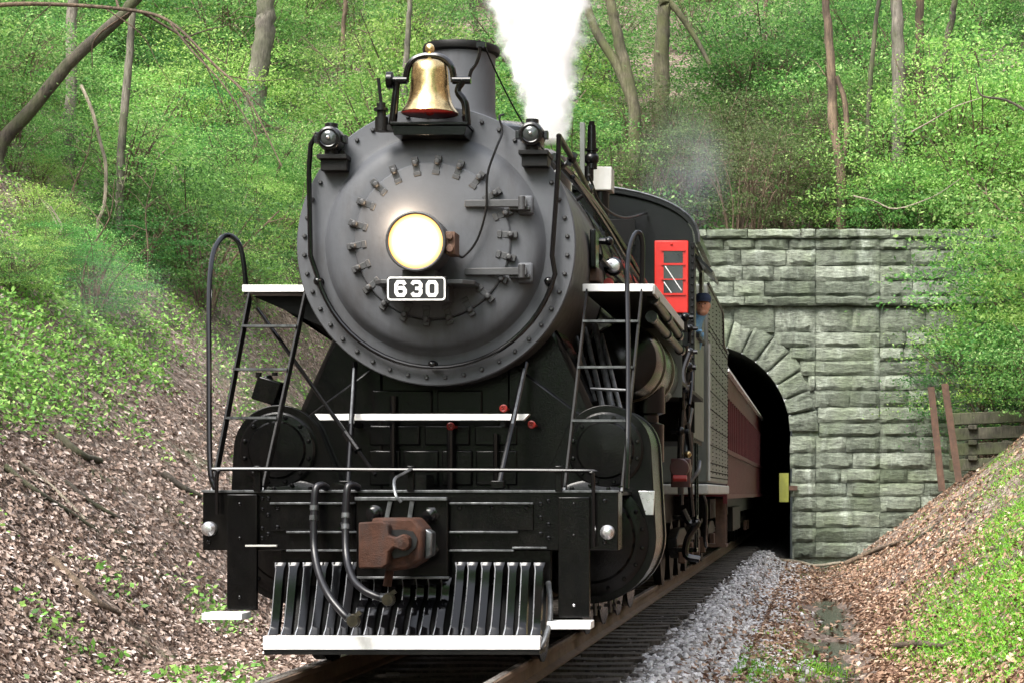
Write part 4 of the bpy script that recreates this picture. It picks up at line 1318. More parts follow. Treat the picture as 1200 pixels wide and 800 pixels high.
P_('shelf_bracket', MB().bb(hc.x - 0.12, hc.x + 0.12, 15.45, 15.80, hc.z - 0.265, hc.z - 0.20).bb(hc.x - 0.20, hc.x - 0.17, 15.60, 15.84, hc.z - 0.42, hc.z - 0.30).bb(hc.x + 0.17, hc.x + 0.20, 15.60, 15.84, hc.z - 0.42, hc.z - 0.30), 'graphite_dark', hl)
lamp = bpy.data.lights.new('added_door_glow', 'POINT')  # added light outside the barrel, no real source, brightens the door
lamp.energy = 5; lamp.color = (1, 0.74, 0.5); lamp.shadow_soft_size = 0.04
lo = bpy.data.objects.new('added_door_glow', lamp); COL.objects.link(lo)
lo.parent = hl; lo.location = Vector((hc.x - 0.175, 15.71, hc.z + 0.185)) - ORG[hl.name]
P_('lamp_cable', MB().tube(smooth_pts([(hc.x + 0.27, 15.60, hc.z - 0.07), (0.26, 15.74, 3.09), (0.36, 15.76, 3.22), (0.43, 15.75, 3.45), (0.44, 15.76, 3.72), (0.50, 15.80, 3.93), (0.53, 15.92, 4.08), (0.50, 15.96, 4.20), (0.52, 16.05, 4.24)], 5), 0.009, 6), 'black_matte')

NY = 15.36
nc = W(488, 338.5, NY)
pl = P_('number_plate', MB().bb(nc.x - 0.222, nc.x + 0.222, NY, NY + 0.03, nc.z - 0.092, nc.z + 0.092), 'plate_black', loco, 0.004)
def ribbon(pts, w, y, closed=False, th=0.006):
    """flat stroke with mitred corners in the XZ plane"""
    P = [Vector((p[0], p[1])) for p in pts]
    n = len(P)
    Lp, Rp = [], []
    for i in range(n):
        a = P[i - 1] if (i > 0 or closed) else None
        b = P[(i + 1) % n] if (i < n - 1 or closed) else None
        d1 = (P[i] - a).normalized() if a is not None else None
        d2 = (b - P[i]).normalized() if b is not None else None
        d1 = d1 or d2; d2 = d2 or d1
        n1, n2_ = Vector((-d1.y, d1.x)), Vector((-d2.y, d2.x))
        m = (n1 + n2_).normalized()
        k = w / 2 / max(0.35, m.dot(n1))
        Lp.append(P[i] + m * k); Rp.append(P[i] - m * k)
    mb = MB()
    vv = []
    for yy_ in (y, y + th):
        vv += [(p.x, yy_, p.y) for p in Lp] + [(p.x, yy_, p.y) for p in Rp]
    N = n if closed else n - 1
    ff = []
    for i in range(N):
        j = (i + 1) % n
        ff.append((i, j, n + j, n + i))
        ff.append((2 * n + i, 3 * n + i, 3 * n + j, 2 * n + j))
        ff.append((i, 2 * n + i, 2 * n + j, j))
        ff.append((n + i, n + j, 3 * n + j, 3 * n + i))
    if not closed:
        ff += [(0, n, 3 * n, 2 * n), (n - 1, 3 * n - 1, 4 * n - 1, 2 * n - 1)]
    return mb.add(vv, ff)
def rrect(cx_, cz_, w, h, r):
    o_ = []
    for sx, sz, a0 in ((1, 1, 0), (-1, 1, 90), (-1, -1, 180), (1, -1, 270)):
        for q in range(4):
            a = math.radians(a0 + 30 * q)
            o_.append((cx_ + sx * (w / 2 - r) + r * math.cos(a), cz_ + sz * (h / 2 - r) + r * math.sin(a)))
    return o_
P_('plate_border', ribbon(rrect(nc.x, nc.z, 0.425, 0.165, 0.022), 0.012, NY - 0.006, True), 'white_paint', pl, smooth=False)
DW, DH = 0.066, 0.098
def dig(ch, cx_):
    def g(pp): return [(cx_ + (p[0] - .5) * DW, nc.z + (p[1] - .5) * DH) for p in pp]
    sw = 0.027
    if ch == '0':
        return ribbon(g([(1, .2), (1, .8), (.8, 1), (.2, 1), (0, .8), (0, .2), (.2, 0), (.8, 0)]), sw, NY - 0.006, True)
    if ch == '6':
        return ribbon(g([(1, .80), (.8, 1), (.2, 1), (0, .8), (0, .2), (.2, 0), (.8, 0), (1, .2), (1, .38), (.82, .55), (.12, .55)]), sw, NY - 0.006)
    mb = ribbon(g([(0, .82), (.2, 1), (.8, 1), (1, .84), (1, .64), (.86, .51), (1, .38), (1, .18), (.8, 0), (.2, 0), (0, .18)]), sw, NY - 0.006)
    a = ribbon(g([(.38, .51), (.86, .51)]), sw * .9, NY - 0.007)
    return mb.add(a.v, a.f)
for ch, dx in (('6', -0.118), ('3', 0.0), ('0', 0.118)):
    P_('digit', dig(ch, nc.x + dx), 'white_paint', pl, smooth=False)

# --- smokebox handrail
hr = 0.955
pts = [W(655, 158, 15.93)]
pts += [W(654, 200, 15.93), W(647, 300, 15.93)]
a0, a1 = math.radians(-14), math.radians(-166)
pts += [(0.012 + hr * math.cos(a0 + (a1 - a0) * i / 24), 15.93, BZ + hr * math.sin(a0 + (a1 - a0) * i / 24)) for i in range(25)]
pts += [W(364, 300, 15.93), W(362, 200, 15.93), W(364, 170, 15.93), W(371, 158, 15.93), W(378, 157, 15.95)]
hrail = P_('handrail', MB().tube(pts, 0.0195, 10), 'black_pipe')
for p in (W(373, 330, 15.95), W(643, 330, 15.95), W(507, 427, 15.95)):
    P_('handrail_knob', MB().sphere((p.x, 15.94, p.z), 0.035).cyl((p.x, 15.94, p.z), (p.x, 16.0, p.z), 0.02, n=10).lathe([(0.036, 15.985), (0.036, 16.0)], (p.x, 0, p.z), 'Y', 14), 'black_pipe', hrail)

# --- pipes and fittings along the boiler
P_('boiler_handrail', MB().tube(smooth_pts([W(655, 160, 15.95), W(668, 182, 16.6), W(684, 212, 17.6), W(705, 258, 19.2), W(728, 318, 21.4), W(746, 372, 24.2)], 5), 0.024, 8), 'bronze_pipe')
for (u, v, y) in ((670, 187, 16.7), (690, 224, 18.0), (709, 268, 19.6), (726, 312, 21.2)):
    p = W(u, v, y)
    q = Vector((0, y, BZ)); d = (q - p).normalized()
    P_('rail_bracket', MB().cyl(p, p + d * 0.28, 0.018, n=8).sphere(p, 0.04).bar(p - Vector((.03, 0, .05)), p + Vector((.03, 0, .05)), .05, .05), 'black_pipe')
P_('side_pipe', MB().tube(smooth_pts([(0.86, 16.5, 3.98), (1.00, 18.0, 3.84), (1.06, 20.0, 3.72), (1.08, 22, 3.6), (1.1, 24.5, 3.5)], 5), 0.035, 8), 'black_pipe')
P_('side_pipe', MB().tube(smooth_pts([(0.96, 16.9, 3.88), (1.06, 18.6, 3.70), (1.12, 20.6, 3.52), (1.14, 24.5, 3.4)], 5), 0.022, 8), 'black_pipe')
P_('side_pipe', MB().tube(smooth_pts([(1.11, 17.6, 3.30), (1.13, 19.5, 3.28), (1.13, 21.5, 3.3), (1.14, 24.5, 3.2)], 5), 0.03, 8), 'black_pipe')
P_('hanging_wire', MB().tube(smooth_pts([W(690, 205, 19), W(705, 240, 20), W(730, 255, 22), W(758, 250, 24.5)], 6), 0.012, 6), 'black_matte')
# whistle / turret post and white plate
p = W(690, 212, 20.8)
ws = P_('whistle', MB().cyl(p, p + Vector((0, 0, 0.14)), 0.05, n=12).cyl(p + Vector((0.03, 0, 0.12)), p + Vector((0.03, 0, 0.56)), 0.055, 0.04, n=14).cyl(p + Vector((0.03, 0, 0.56)), p + Vector((0.03, 0, 0.60)), 0.03, n=10).sphere(p + Vector((0.03, 0, 0.22)), 0.075).cyl(p + Vector((0.03, 0, 0.30)), p + Vector((0.03, 0, 0.325)), 0.07, n=14), 'black_gloss')
P_('whistle_shield', MB().bb(p.x - 0.085, p.x - 0.035, p.y - 0.06, p.y + 0.02, p.z - 0.05, p.z + 0.58), 'tender_grey', ws, 0.004)
p = W(703, 205, 22.6)
P_('turret_cover', MB().bb(p.x - 0.12, p.x + 0.13, p.y, p.y + 0.3, p.z - 0.17, p.z + 0.09), 'sill_grey', loco, 0.01)
P_('turret', MB().cyl((p.x, p.y + .15, p.z - .6), (p.x, p.y + .15, p.z - .172), .09, n=14), 'black_gloss')
# injector check valve cluster above the right platform
vc = W(719, 313, 18.4)
cv = P_('check_valve', MB().lathe([(0.04, 0.18), (0.045, 0.05), (0.075, 0.04), (0.085, -0.03), (0.06, -0.075), (0.03, -0.08)], vc, 'Y', 20).cyl(vc + Vector((-0.16, 0.05, -0.01)), vc + Vector((0, 0.05, -0.01)), 0.045, n=12).cyl(vc + Vector((-0.13, 0.05, 0)), vc + Vector((-0.13, 0.05, 0.10)), 0.03, n=10).sphere(vc + Vector((-0.15, .03, -.01)), 0.06), 'lamp_grey')
P_('bright_cap', MB().lathe([(0.07, -0.04), (0.06, -0.09), (0.03, -0.10)], vc, 'Y', 20), 'bright_metal', cv)
p = W(694, 290, 17.2)
P_('washout_plate', MB().bb(p.x - .01, p.x + .04, p.y - .1, p.y + .15, p.z - .18, p.z + .14), 'black_gloss', loco, .01)
p = W(700, 283, 17.9)
P_('tap_valve', MB().cyl(p - Vector((.1, 0, 0)), p + Vector((.1, 0, 0)), 0.03, n=10).cyl(p, p + Vector((0, 0, -.2)), 0.022, n=8).sphere(p + Vector((.1, 0, 0)), .04), 'black_pipe')
p = W(688, 322, 17.2)
P_('lubricator_box', MB().bb(p.x - .10, p.x + .1, p.y, p.y + .3, p.z - .06, p.z + .06), 'rust_dark', loco, .02)
P_('red_valve', MB().cyl(W(713, 332, 18), W(713, 332, 18) + Vector((0, .05, 0)), 0.045, n=14), 'valve_red')

# --- platforms (running board fronts) with white edges
RBZ = 2.92
rb_r = P_('running_board', MB().bb(1.10, 1.655, 16.42, 20.1, RBZ - 0.03, RBZ + 0.01), 'black_matte', loco)
P_('white_edge', MB().bb(1.10, 1.66, 16.395, 16.42, RBZ - 0.032, RBZ + 0.028), 'white_paint', rb_r, 0.003)
P_('side_edge', MB().bb(1.655, 1.675, 16.42, 20.1, RBZ - 0.05, RBZ + 0.03), 'sill_grey', rb_r, 0.003)
P_('step_riser', MB().bb(1.20, 1.655, 20.1, 20.12, RBZ - 0.7, RBZ + 0.0), 'tender_grey', rb_r)
P_('running_board', MB().bb(1.12, 1.62, 20.12, 24.6, RBZ - 0.55, RBZ - 0.51), 'black_matte', loco)
rb_l = P_('running_board', MB().bb(-1.62, -1.13, 16.42, 24.6, RBZ - 0.03, RBZ + 0.01), 'black_matte', loco)
P_('white_edge', MB().bb(-1.625, -1.13, 16.395, 16.42, RBZ - 0.036, RBZ + 0.02), 'white_paint', rb_l, 0.003)
P_('platform_gusset', MB().prism([(-1.60, RBZ - 0.05), (-1.10, RBZ - 0.05), (-1.02, RBZ - 0.30)], 'XZ', 16.6, 16.64), 'black_matte', rb_l)
P_('platform_gusset', MB().prism([(-1.6, RBZ - .06), (-1.5, RBZ - .06), (-1.05, RBZ - .42), (-1.05, RBZ - .3)], 'XZ', 17.4, 17.44), 'black_matte', rb_l)

# --- ladders from the deck up to the platforms
def ladder(a_top, b_top, a_bot, b_bot, fr):
    ld = MB()
    ob = None
    st = [MB().bar(a_bot, a_top, 0.014, 0.085, up=(0, 1, 0)), MB().bar(b_bot, b_top, 0.014, 0.085, up=(0, 1, 0))]
    root = P_('ladder_stile', st[0], 'black_matte', loco)
    P_('painted_stile_highlight', MB().bar(a_bot + Vector((0, -.046, -.012)), a_top + Vector((0, -.046, -.012)), 0.015, 0.006, up=(0, 1, 0)), 'worn_lit_edge', root)  # pale strip paints the sky highlight down the stile's front edge
    r2 = P_('ladder_stile', st[1], 'black_matte', loco)
    P_('painted_stile_highlight', MB().bar(b_bot + Vector((0, -.046, -.012)), b_top + Vector((0, -.046, -.012)), 0.015, 0.006, up=(0, 1, 0)), 'worn_lit_edge', r2)
    for f in fr:
        p, q = a_bot.lerp(a_top, f), b_bot.lerp(b_top, f)
        rg = P_('ladder_rung', MB().bar(p + Vector((0, -.03, 0)), q + Vector((0, -.03, 0)), 0.10, 0.016), 'black_matte', loco)
        P_('worn_rung_edge', MB().bar(p + Vector((0, -.083, 0.001)), q + Vector((0, -.083, 0.001)), 0.006, 0.018), 'worn_lit_edge', rg)
ladder(W(293, 347, 16.41), W(358, 347, 16.41), W(250, 573, 15.12), W(309, 573, 15.12), (0.35, 0.60, 0.83))
ladder(W(688, 343, 16.41), W(752, 343, 16.41), W(662, 573, 15.12), W(729, 573, 15.12), (0.33, 0.60, 0.84))
# hoop handrails
P_('hoop_handrail', MB().tube(smooth_pts([W(252, 572, 15.0), W(246, 545, 15.05), W(245, 440, 15.4), W(245, 345, 15.8), W(249, 300, 16.1), W(258, 281, 16.3), W(268, 276, 16.4), W(279, 284, 16.42), W(285, 305, 16.42), W(289, 346, 16.42)], 5), 0.020, 10), 'black_pipe')
P_('hoop_handrail', MB().tube(smooth_pts([W(734, 572, 15.0), W(736, 500, 15.15), W(736, 400, 15.6), W(735, 320, 16.0), W(738, 290, 16.2), W(744, 275, 16.35), W(750, 274, 16.4), W(753, 290, 16.42), W(752, 337, 16.42)], 5), 0.020, 10), 'black_pipe')

# --- cylinders and valve chests
def circ(c, r, n=40): return [(c[0] + r * math.cos(2 * PI * i / n), c[1] + r * math.sin(2 * PI * i / n)) for i in range(n)]
bm_ = MB().lathe([(0.018, 0.0), (0.018, -0.02), (0.010, -0.03)], (0, 0, 0), 'Y', 6).mesh('bolt', (0, 0, 0)); bm_.materials.append(M['black_pipe'])
for s in (-1, 1):
    hl_ = hull(circ((s * 1.18, 0.92), 0.505) + circ((s * 1.30, 1.62), 0.345))
    cyl = P_('cylinder_block', MB().prism(hl_, 'XZ', 16.30, 17.35), 'black_gloss', loco, 0.012, ang=25)
    for (y0, y1) in ((16.27, 16.36), (17.26, 17.36)):
        out_ = hull(circ((s * 1.18, 0.92), 0.52) + circ((s * 1.30, 1.62), 0.36))
        P_('cylinder_jacket_band', MB().prism(out_, 'XZ', y0, y1), 'black_gloss', cyl, 0.006, ang=25)
    cc = (s * 1.18, 0.92)
    cov = P_('cylinder_cover', MB().lathe([(0.46, 16.275), (0.46, 16.235), (0.44, 16.225), (0.36, 16.22), (0.34, 16.19), (0.2, 16.17), (0.02, 16.165)], (cc[0], 0, cc[1]), 'Y', 56), 'black_gloss', cyl, ang=25)
    vcov = P_('valve_cover', MB().lathe([(0.30, 16.275), (0.30, 16.23), (0.285, 16.22), (0.23, 16.215), (0.215, 16.195), (0.02, 16.185)], (s * 1.30, 0, 1.62), 'Y', 48), 'black_gloss', cyl, ang=25)
    for k in range(18):
        a = 2 * PI * (k + .5) / 18
        link('bolt', bm_, None, cyl, (cc[0] + 0.42 * math.cos(a), 16.228, cc[1] + 0.42 * math.sin(a)))
    for k in range(12):
        a = 2 * PI * (k + .5) / 12
        link('bolt', bm_, None, cyl, (s * 1.30 + 0.262 * math.cos(a), 16.224, 1.62 + 0.262 * math.sin(a)))
    P_('saddle_arm', MB().prism([(s * 0.5, 0.6), (s * 0.95, 0.6), (s * 1.15, 1.3), (s * 1.1, 1.9), (s * 0.5, 2.35)], 'XZ', 16.38, 17.3), 'black_gloss', loco, 0.02)
    P_('steam_pipe_casing', MB().prism([(s * 0.45, 1.7), (s * 1.24, 1.75), (s * 1.17, 1.98), (s * 0.93, 2.50), (s * 0.80, 2.72), (s * 0.45, 2.45)], 'XZ', 16.45, 17.25), 'black_gloss', loco, 0.05)
p = W(757, 588, 16.2)
P_('step_bracket', MB().prism([(p.x - 0.06, p.z + 0.09), (p.x + 0.07, p.z + 0.09), (p.x + 0.06, p.z - 0.10), (p.x + 0.0, p.z - 0.10)], 'XZ', p.y - .02, p.y + 0.01), 'bright_metal', loco, .003)
# drain cocks under the right cylinder
for (x, y) in ((1.2, 16.4), (1.28, 16.8), (1.28, 17.2)):
    P_('drain_cock', MB().cyl((x, y, 0.46), (x, y, 0.30), 0.03, 0.015, n=8).cyl((x - .05, y, .36), (x + .05, y, .36), .015, n=8), 'worn_lit_edge')

# --- saddle front with ribbed panels
sad = P_('cylinder_saddle', MB().bb(-0.62, 0.62, 16.40, 17.4, 0.7, 2.30), 'black_gloss', loco, 0.02)
for (x0, x1, z0, z1) in [(-0.60, -0.36, 1.34, 1.62), (-0.33, -0.05, 1.34, 1.62), (-0.02, 0.22, 1.34, 1.62), (0.25, 0.58, 1.34, 1.62), (-0.6, -0.2, 1.66, 1.82), (-0.16, 0.2, 1.66, 1.82), (0.24, 0.58, 1.66, 1.82), (-.58, -.1, 1.90, 2.1), (-.06, .3, 1.9, 2.1)]:
    P_('rib_panel', MB().bb(x0, x1, 16.365, 16.40, z0, z1), 'black_gloss', sad, 0.012)
for (x, z0, z1, r) in ((0.06, 1.3, 1.9, 0.03), (-0.40, 1.3, 2.05, 0.025), (0.42, 1.3, 1.75, 0.022)):
    P_('pipe', MB().cyl((x, 16.30, z0), (x, 16.30, z1), r, n=10), 'black_pipe', sad)
for (u, v) in ((623, 497), (590, 478), (528, 499)):
    p = W(u, v, 16.1)
    vh = P_('valve_handle', MB().tube([(p.x + 0.024 * math.cos(a), p.y, p.z + 0.024 * math.sin(a)) for a in [2 * PI * i / 14 for i in range(15)]], 0.009, 6, caps=False).bar(p - Vector((.022, 0, 0)), p + Vector((.022, 0, 0)), .008, .008).bar(p - Vector((0, 0, .022)), p + Vector((0, 0, .022)), .008, .008, up=(0, 1, 0)).cyl(p, p + Vector((0, .25, 0)), .012, n=8), 'valve_red')
# white step bar across the saddle
P_('white_step', MB().prism([(-0.94, 1.895), (0.735, 1.895), (0.69, 1.845), (-0.90, 1.845)], 'XZ', 15.96, 16.05), 'white_paint', loco, 0.003)
for xb in (-0.7, 0.5):
    P_('step_bracket', MB().bb(xb, xb + 0.04, 16.0, 16.5, 1.80, 1.843), 'black_matte')
# braces from smokebox to deck
for (a, b) in ((W(416, 425, 16.15), W(407, 572, 15.4)), (W(616, 425, 16.15), W(584, 572, 15.4))):
    br = P_('smokebox_brace', MB().cyl(a, b, 0.022, n=10), 'black_pipe')
    P_('worn_face', MB().cyl(a.lerp(b, .05) + Vector((0, -.010, 0)), a.lerp(b, .5) + Vector((0, -.010, 0)), 0.015, n=8), 'worn_lit_edge', br)
    P_('brace_foot', MB().box(b + Vector((0, 0, .03)), (0.10, 0.12, 0.06)), 'black_gloss', br, .006)
br = P_('diagonal_brace', MB().cyl(W(302, 362, 16.38), W(440, 556, 15.5), 0.016, n=8), 'black_gloss')
P_('turnbuckle', MB().cyl(W(405, 507, 15.72), W(420, 528, 15.62), 0.03, n=10), 'black_gloss', br)
# lubricator on the far valve chest
lb = P_('lubricator', MB().box(W(316, 458, 16.9), (0.20, 0.24, 0.20), Matrix.Rotation(0.3, 3, 'Y')).cyl(W(311, 441, 16.9), W(316, 452, 16.9), 0.05, n=12).box(W(324, 478, 16.9), (.08, .08, .16)), 'black_gloss', loco, 0.012)
P_('lubricator_cap', MB().cyl(W(303, 442, 16.8), W(303, 436, 16.8), 0.025, n=10).cyl(W(322, 440, 16.8), W(322, 436, 16.8), .025, n=10), 'black_pipe', lb)

# --- pilot beam and deck
beam = P_('pilot_beam', MB().bb(-1.525, 1.52, 15.0, 15.30, 0.86, 1.298), 'black_gloss', loco, 0.008)
P_('deck', MB().bb(-1.50, 1.50, 15.302, 16.36, 1.262, 1.29), 'black_matte')
P_('beam_top_edge', MB().bb(-1.53, 1.525, 14.985, 15.0, 1.283, 1.301), 'worn_lit_edge', beam, 0.002)
P_('panel', MB().bb(-1.02, -0.40, 14.978, 15.0, 1.005, 1.20), 'black_gloss', beam, 0.006)
P_('panel', MB().bb(0.29, 0.90, 14.978, 15.0, 1.005, 1.20), 'black_gloss', beam, 0.006)
for (x0, x1, z) in ((-1.02, -0.40, 1.205), (0.29, 0.90, 1.205), (-0.90, -0.36, 0.995), (0.29, 0.79, 0.995), (-1.20, -0.97, 0.895), (0.75, 1.0, 0.88), (-0.9, -.36, 0.86), (0.29, 0.76, 0.86)):
    P_('ledge', MB().bb(x0, x1, 14.95, 14.985, z - 0.008, z + 0.006), 'worn_lit_edge' if z != 0.895 else 'sill_grey', beam, 0.002)
rv = MB().lathe([(0.017, 0), (0.015, -0.010), (0.008, -0.016)], (0, 0, 0), 'Y', 10).mesh('rivet', (0, 0, 0)); rv.materials.append(M['black_pipe'])
RVX = [(-1.09, 1.24), (-1.09, 1.16), (-1.09, 1.02), (-1.09, 0.95), (-1.045, 1.24), (-1.045, 1.12), (-1.045, 0.98), (-0.97, 1.17), (-0.97, 1.03), (-0.50, 1.17), (-0.50, 1.05), (0.36, 1.17), (0.36, 0.97), (0.85, 1.17), (0.95, 1.2), (0.95, 1.1), (0.95, 0.98), (1.01, 1.22), (1.01, 1.05), (1.01, 0.95), (-1.42, 1.2), (1.42, 1.22), (1.42, 0.92), (-1.48, .92), (0.60, 1.17), (-.72, 1.17)]
for x, z in RVX:
    link('rivet', rv, None, beam, (x, 14.999 if not ((-1.02 < x < -.4 or .29 < x < .9) and z > 1.005 and z < 1.2) else 14.977, z))
for (u, v) in ((246, 619), (712, 623)):
    p = W(u, v, 15.0)
    P_('bright_boss', MB().lathe([(0.055, 15.0), (0.052, 14.96), (0.03, 14.935), (0.008, 14.93)], (p.x, 0, p.z), 'Y', 20), 'bright_metal', beam)
# step hangers with white treads
hg = P_('step_hanger', MB().bb(-1.335, -1.115, 14.955, 14.995, 0.425, 1.27), 'black_gloss', loco, 0.006)
P_('white_tread', MB().bb(-1.455, -1.165, 14.74, 14.99, 0.365, 0.415), 'white_paint', hg, 0.004)
for zr in (0.52, 0.95, 1.2):
    P_('rivet', MB().sphere((-1.24, 14.955, zr), 0.014, 8, 6), 'black_pipe', hg)
hg = P_('step_hanger', MB().bb(1.085, 1.315, 14.955, 14.995, 0.37, 1.25), 'black_gloss', loco, 0.006)
P_('white_tread', MB().bb(1.03, 1.345, 14.74, 14.99, 0.298, 0.352), 'white_paint', hg, 0.004)
for zr in (0.46, 0.97, 1.2):
    P_('rivet', MB().sphere((1.2, 14.955, zr), 0.012, 8, 6), 'bright_metal' if zr < .5 else 'black_pipe', hg)

# uncoupling lever
ul = P_('uncoupling_lever', MB().tube(smooth_pts([W(254, 602, 14.93), W(254, 560, 14.93), W(257, 551, 14.93), W(266, 549, 14.93), W(480, 550, 14.93), W(680, 551, 14.93), W(692, 553, 14.93), W(695, 562, 14.93), W(696, 640, 14.93)], 4), 0.0145, 8), 'black_pipe')
for u in (300, 480, 654):
    p = W(u, 550, 14.93)
    P_('lever_post', MB().bb(p.x - 0.025, p.x + 0.025, 14.95, 15.02, 1.29, p.z + 0.03), 'black_gloss', ul, 0.005)
P_('lever_chain', MB().tube(smooth_pts([W(482, 549, 14.92), W(472, 555, 14.8), W(462, 562, 14.7), W(464, 580, 14.6), W(470, 588, 14.6)], 3), 0.012, 6), 'worn_lit_edge', ul)
P_('deck_wedge', MB().prism([(-0.63, 1.30), (-0.42, 1.30), (-0.62, 1.36)], 'XZ', 15.2, 15.5), 'black_gloss')
P_('deck_box', MB().bb(-0.28, -0.0, 15.6, 15.9, 1.29, 1.42), 'black_gloss')

# coupler pocket and coupler
pk = P_('coupler_pocket', MB().bb(-0.385, 0.285, 14.93, 15.0, 0.665, 1.235), 'black_gloss', loco, 0.01)
for (x0, x1, z0, z1) in ((-0.385, 0.285, 1.225, 1.25), (-0.385, 0.30, 0.655, 0.672)):
    P_('pocket_lip', MB().bb(x0, x1, 14.88, 14.93, z0, z1), 'worn_lit_edge', pk, 0.003)
for (x, z) in ((-0.25, 1.13), (0.16, 1.12), (0.16, 0.87), (-0.27, 0.80)):
    P_('pocket_nut', MB().lathe([(0.062, 14.93), (0.062, 14.915), (0.045, 14.91), (0.045, 14.88), (0.03, 14.872)], (x, 0, z), 'Y', 6 if x > 0 else 20), 'black_pipe', pk)
P_('pocket_strap', MB().bar((-0.13, 14.90, 1.22), (-0.17, 14.90, 1.02), 0.03, 0.02, up=(0, 1, 0)).bar((0.03, 14.90, 1.22), (0.0, 14.90, 1.02), 0.03, 0.02, up=(0, 1, 0)), 'worn_lit_edge', pk)
KZ = 0.92
KX = 0.01
cpl = thing_part = P_('coupler', MB().prism([(KX - 0.03, KZ - 0.19), (KX + 0.09, KZ - 0.175), (KX + 0.19, KZ - 0.11), (KX + 0.205, KZ + 0.10), (KX + 0.13, KZ + 0.185), (KX - 0.16, KZ + 0.185), (KX - 0.165, KZ - 0.13)], 'XZ', 14.36, 14.72).bb(KX - .1, KX + .12, 14.7, 14.95, KZ - .1, KZ + .1), 'rust', loco, 0.022)
P_('coupler_knuckle', MB().prism([(KX - 0.225, KZ - 0.165), (KX - 0.06, KZ - 0.165), (KX - 0.02, KZ - 0.135), (KX - 0.015, KZ - 0.05), (KX + 0.02, KZ - 0.02), (KX + 0.09, KZ - 0.045), (KX + 0.125, KZ - 0.01), (KX + 0.125, KZ + 0.05), (KX + 0.085, KZ + 0.075), (KX + 0.03, KZ + 0.05), (KX - 0.015, KZ + 0.065), (KX - 0.02, KZ + 0.14), (KX - 0.06, KZ + 0.165), (KX - 0.225, KZ + 0.155)], 'XZ', 14.24, 14.37), 'rust', cpl, 0.012)
P_('painted_slot_shade', MB().prism([(KX - 0.025, KZ + 0.10), (KX + 0.06, KZ + 0.105), (KX + 0.135, KZ + 0.09), (KX + 0.165, KZ + 0.04), (KX + 0.155, KZ - 0.02), (KX + 0.10, KZ - 0.075), (KX + 0.0, KZ - 0.10), (KX - 0.02, KZ - 0.06)], 'XZ', 14.345, 14.352), 'plate_black', cpl)  # flat black sheet, paints the shade of the gap round the knuckle
P_('knuckle_tip', MB().lathe([(0.045, 14.27), (0.045, 14.243), (0.03, 14.238)], (KX + 0.083, 0, KZ + 0.012), 'Y', 14), 'rust', cpl)
P_('coupler_guard', MB().prism([(KX + 0.195, KZ - 0.11), (KX + 0.245, KZ - 0.08), (KX + 0.25, KZ + 0.08), (KX + 0.20, KZ + 0.11)], 'XZ', 14.45, 14.6), 'worn_lit_edge', cpl, 0.012)
P_('lock_lift', MB().tube([(KX - 0.08, 14.5, KZ - 0.30), (KX - 0.06, 14.5, KZ - .19)], 0.03, 10), 'rust', cpl)

# air hoses
def hose(pts, gh):
    P = smooth_pts(pts, 6)
    h = P_('air_hose', MB().tube(P, 0.027, 12), 'rubber')
    for i in (int(len(P) * .36), int(len(P) * .40), len(P) - 3):
        d = (P[min(i + 1, len(P) - 1)] - P[i - 1]).normalized()
        P_('hose_clamp', MB().cyl(P[i] - d * .018, P[i] + d * .018, 0.032, n=12), 'worn_lit_edge', h)
    e = P[-1]
    P_('glad_hand', MB().sphere(e + Vector((0.02, 0, -0.01)), 0.05, sc=(1, .6, 1)).lathe([(0.04, -0.045), (0.045, 0.0), (0.03, 0.03)], e + Vector((.02, 0, -.01)), 'Y', 14).bar(e, e + Vector((.07, 0, .05)), .03, .03), 'bronze_pipe', h)
hose([W(383, 571, 14.96), W(377, 568, 14.9), W(370, 573, 14.86), W(368, 600, 14.84), W(368, 640, 14.8), W(374, 672, 14.66), W(386, 698, 14.5), W(403, 719, 14.42), W(411, 725, 14.42)], 0)
hose([W(420, 571, 14.96), W(413, 568, 14.9), W(407, 573, 14.86), W(405, 610, 14.84), W(406, 650, 14.76), W(413, 676, 14.6), W(425, 690, 14.5), W(441, 698, 14.45), W(452, 700, 14.45)], 0)

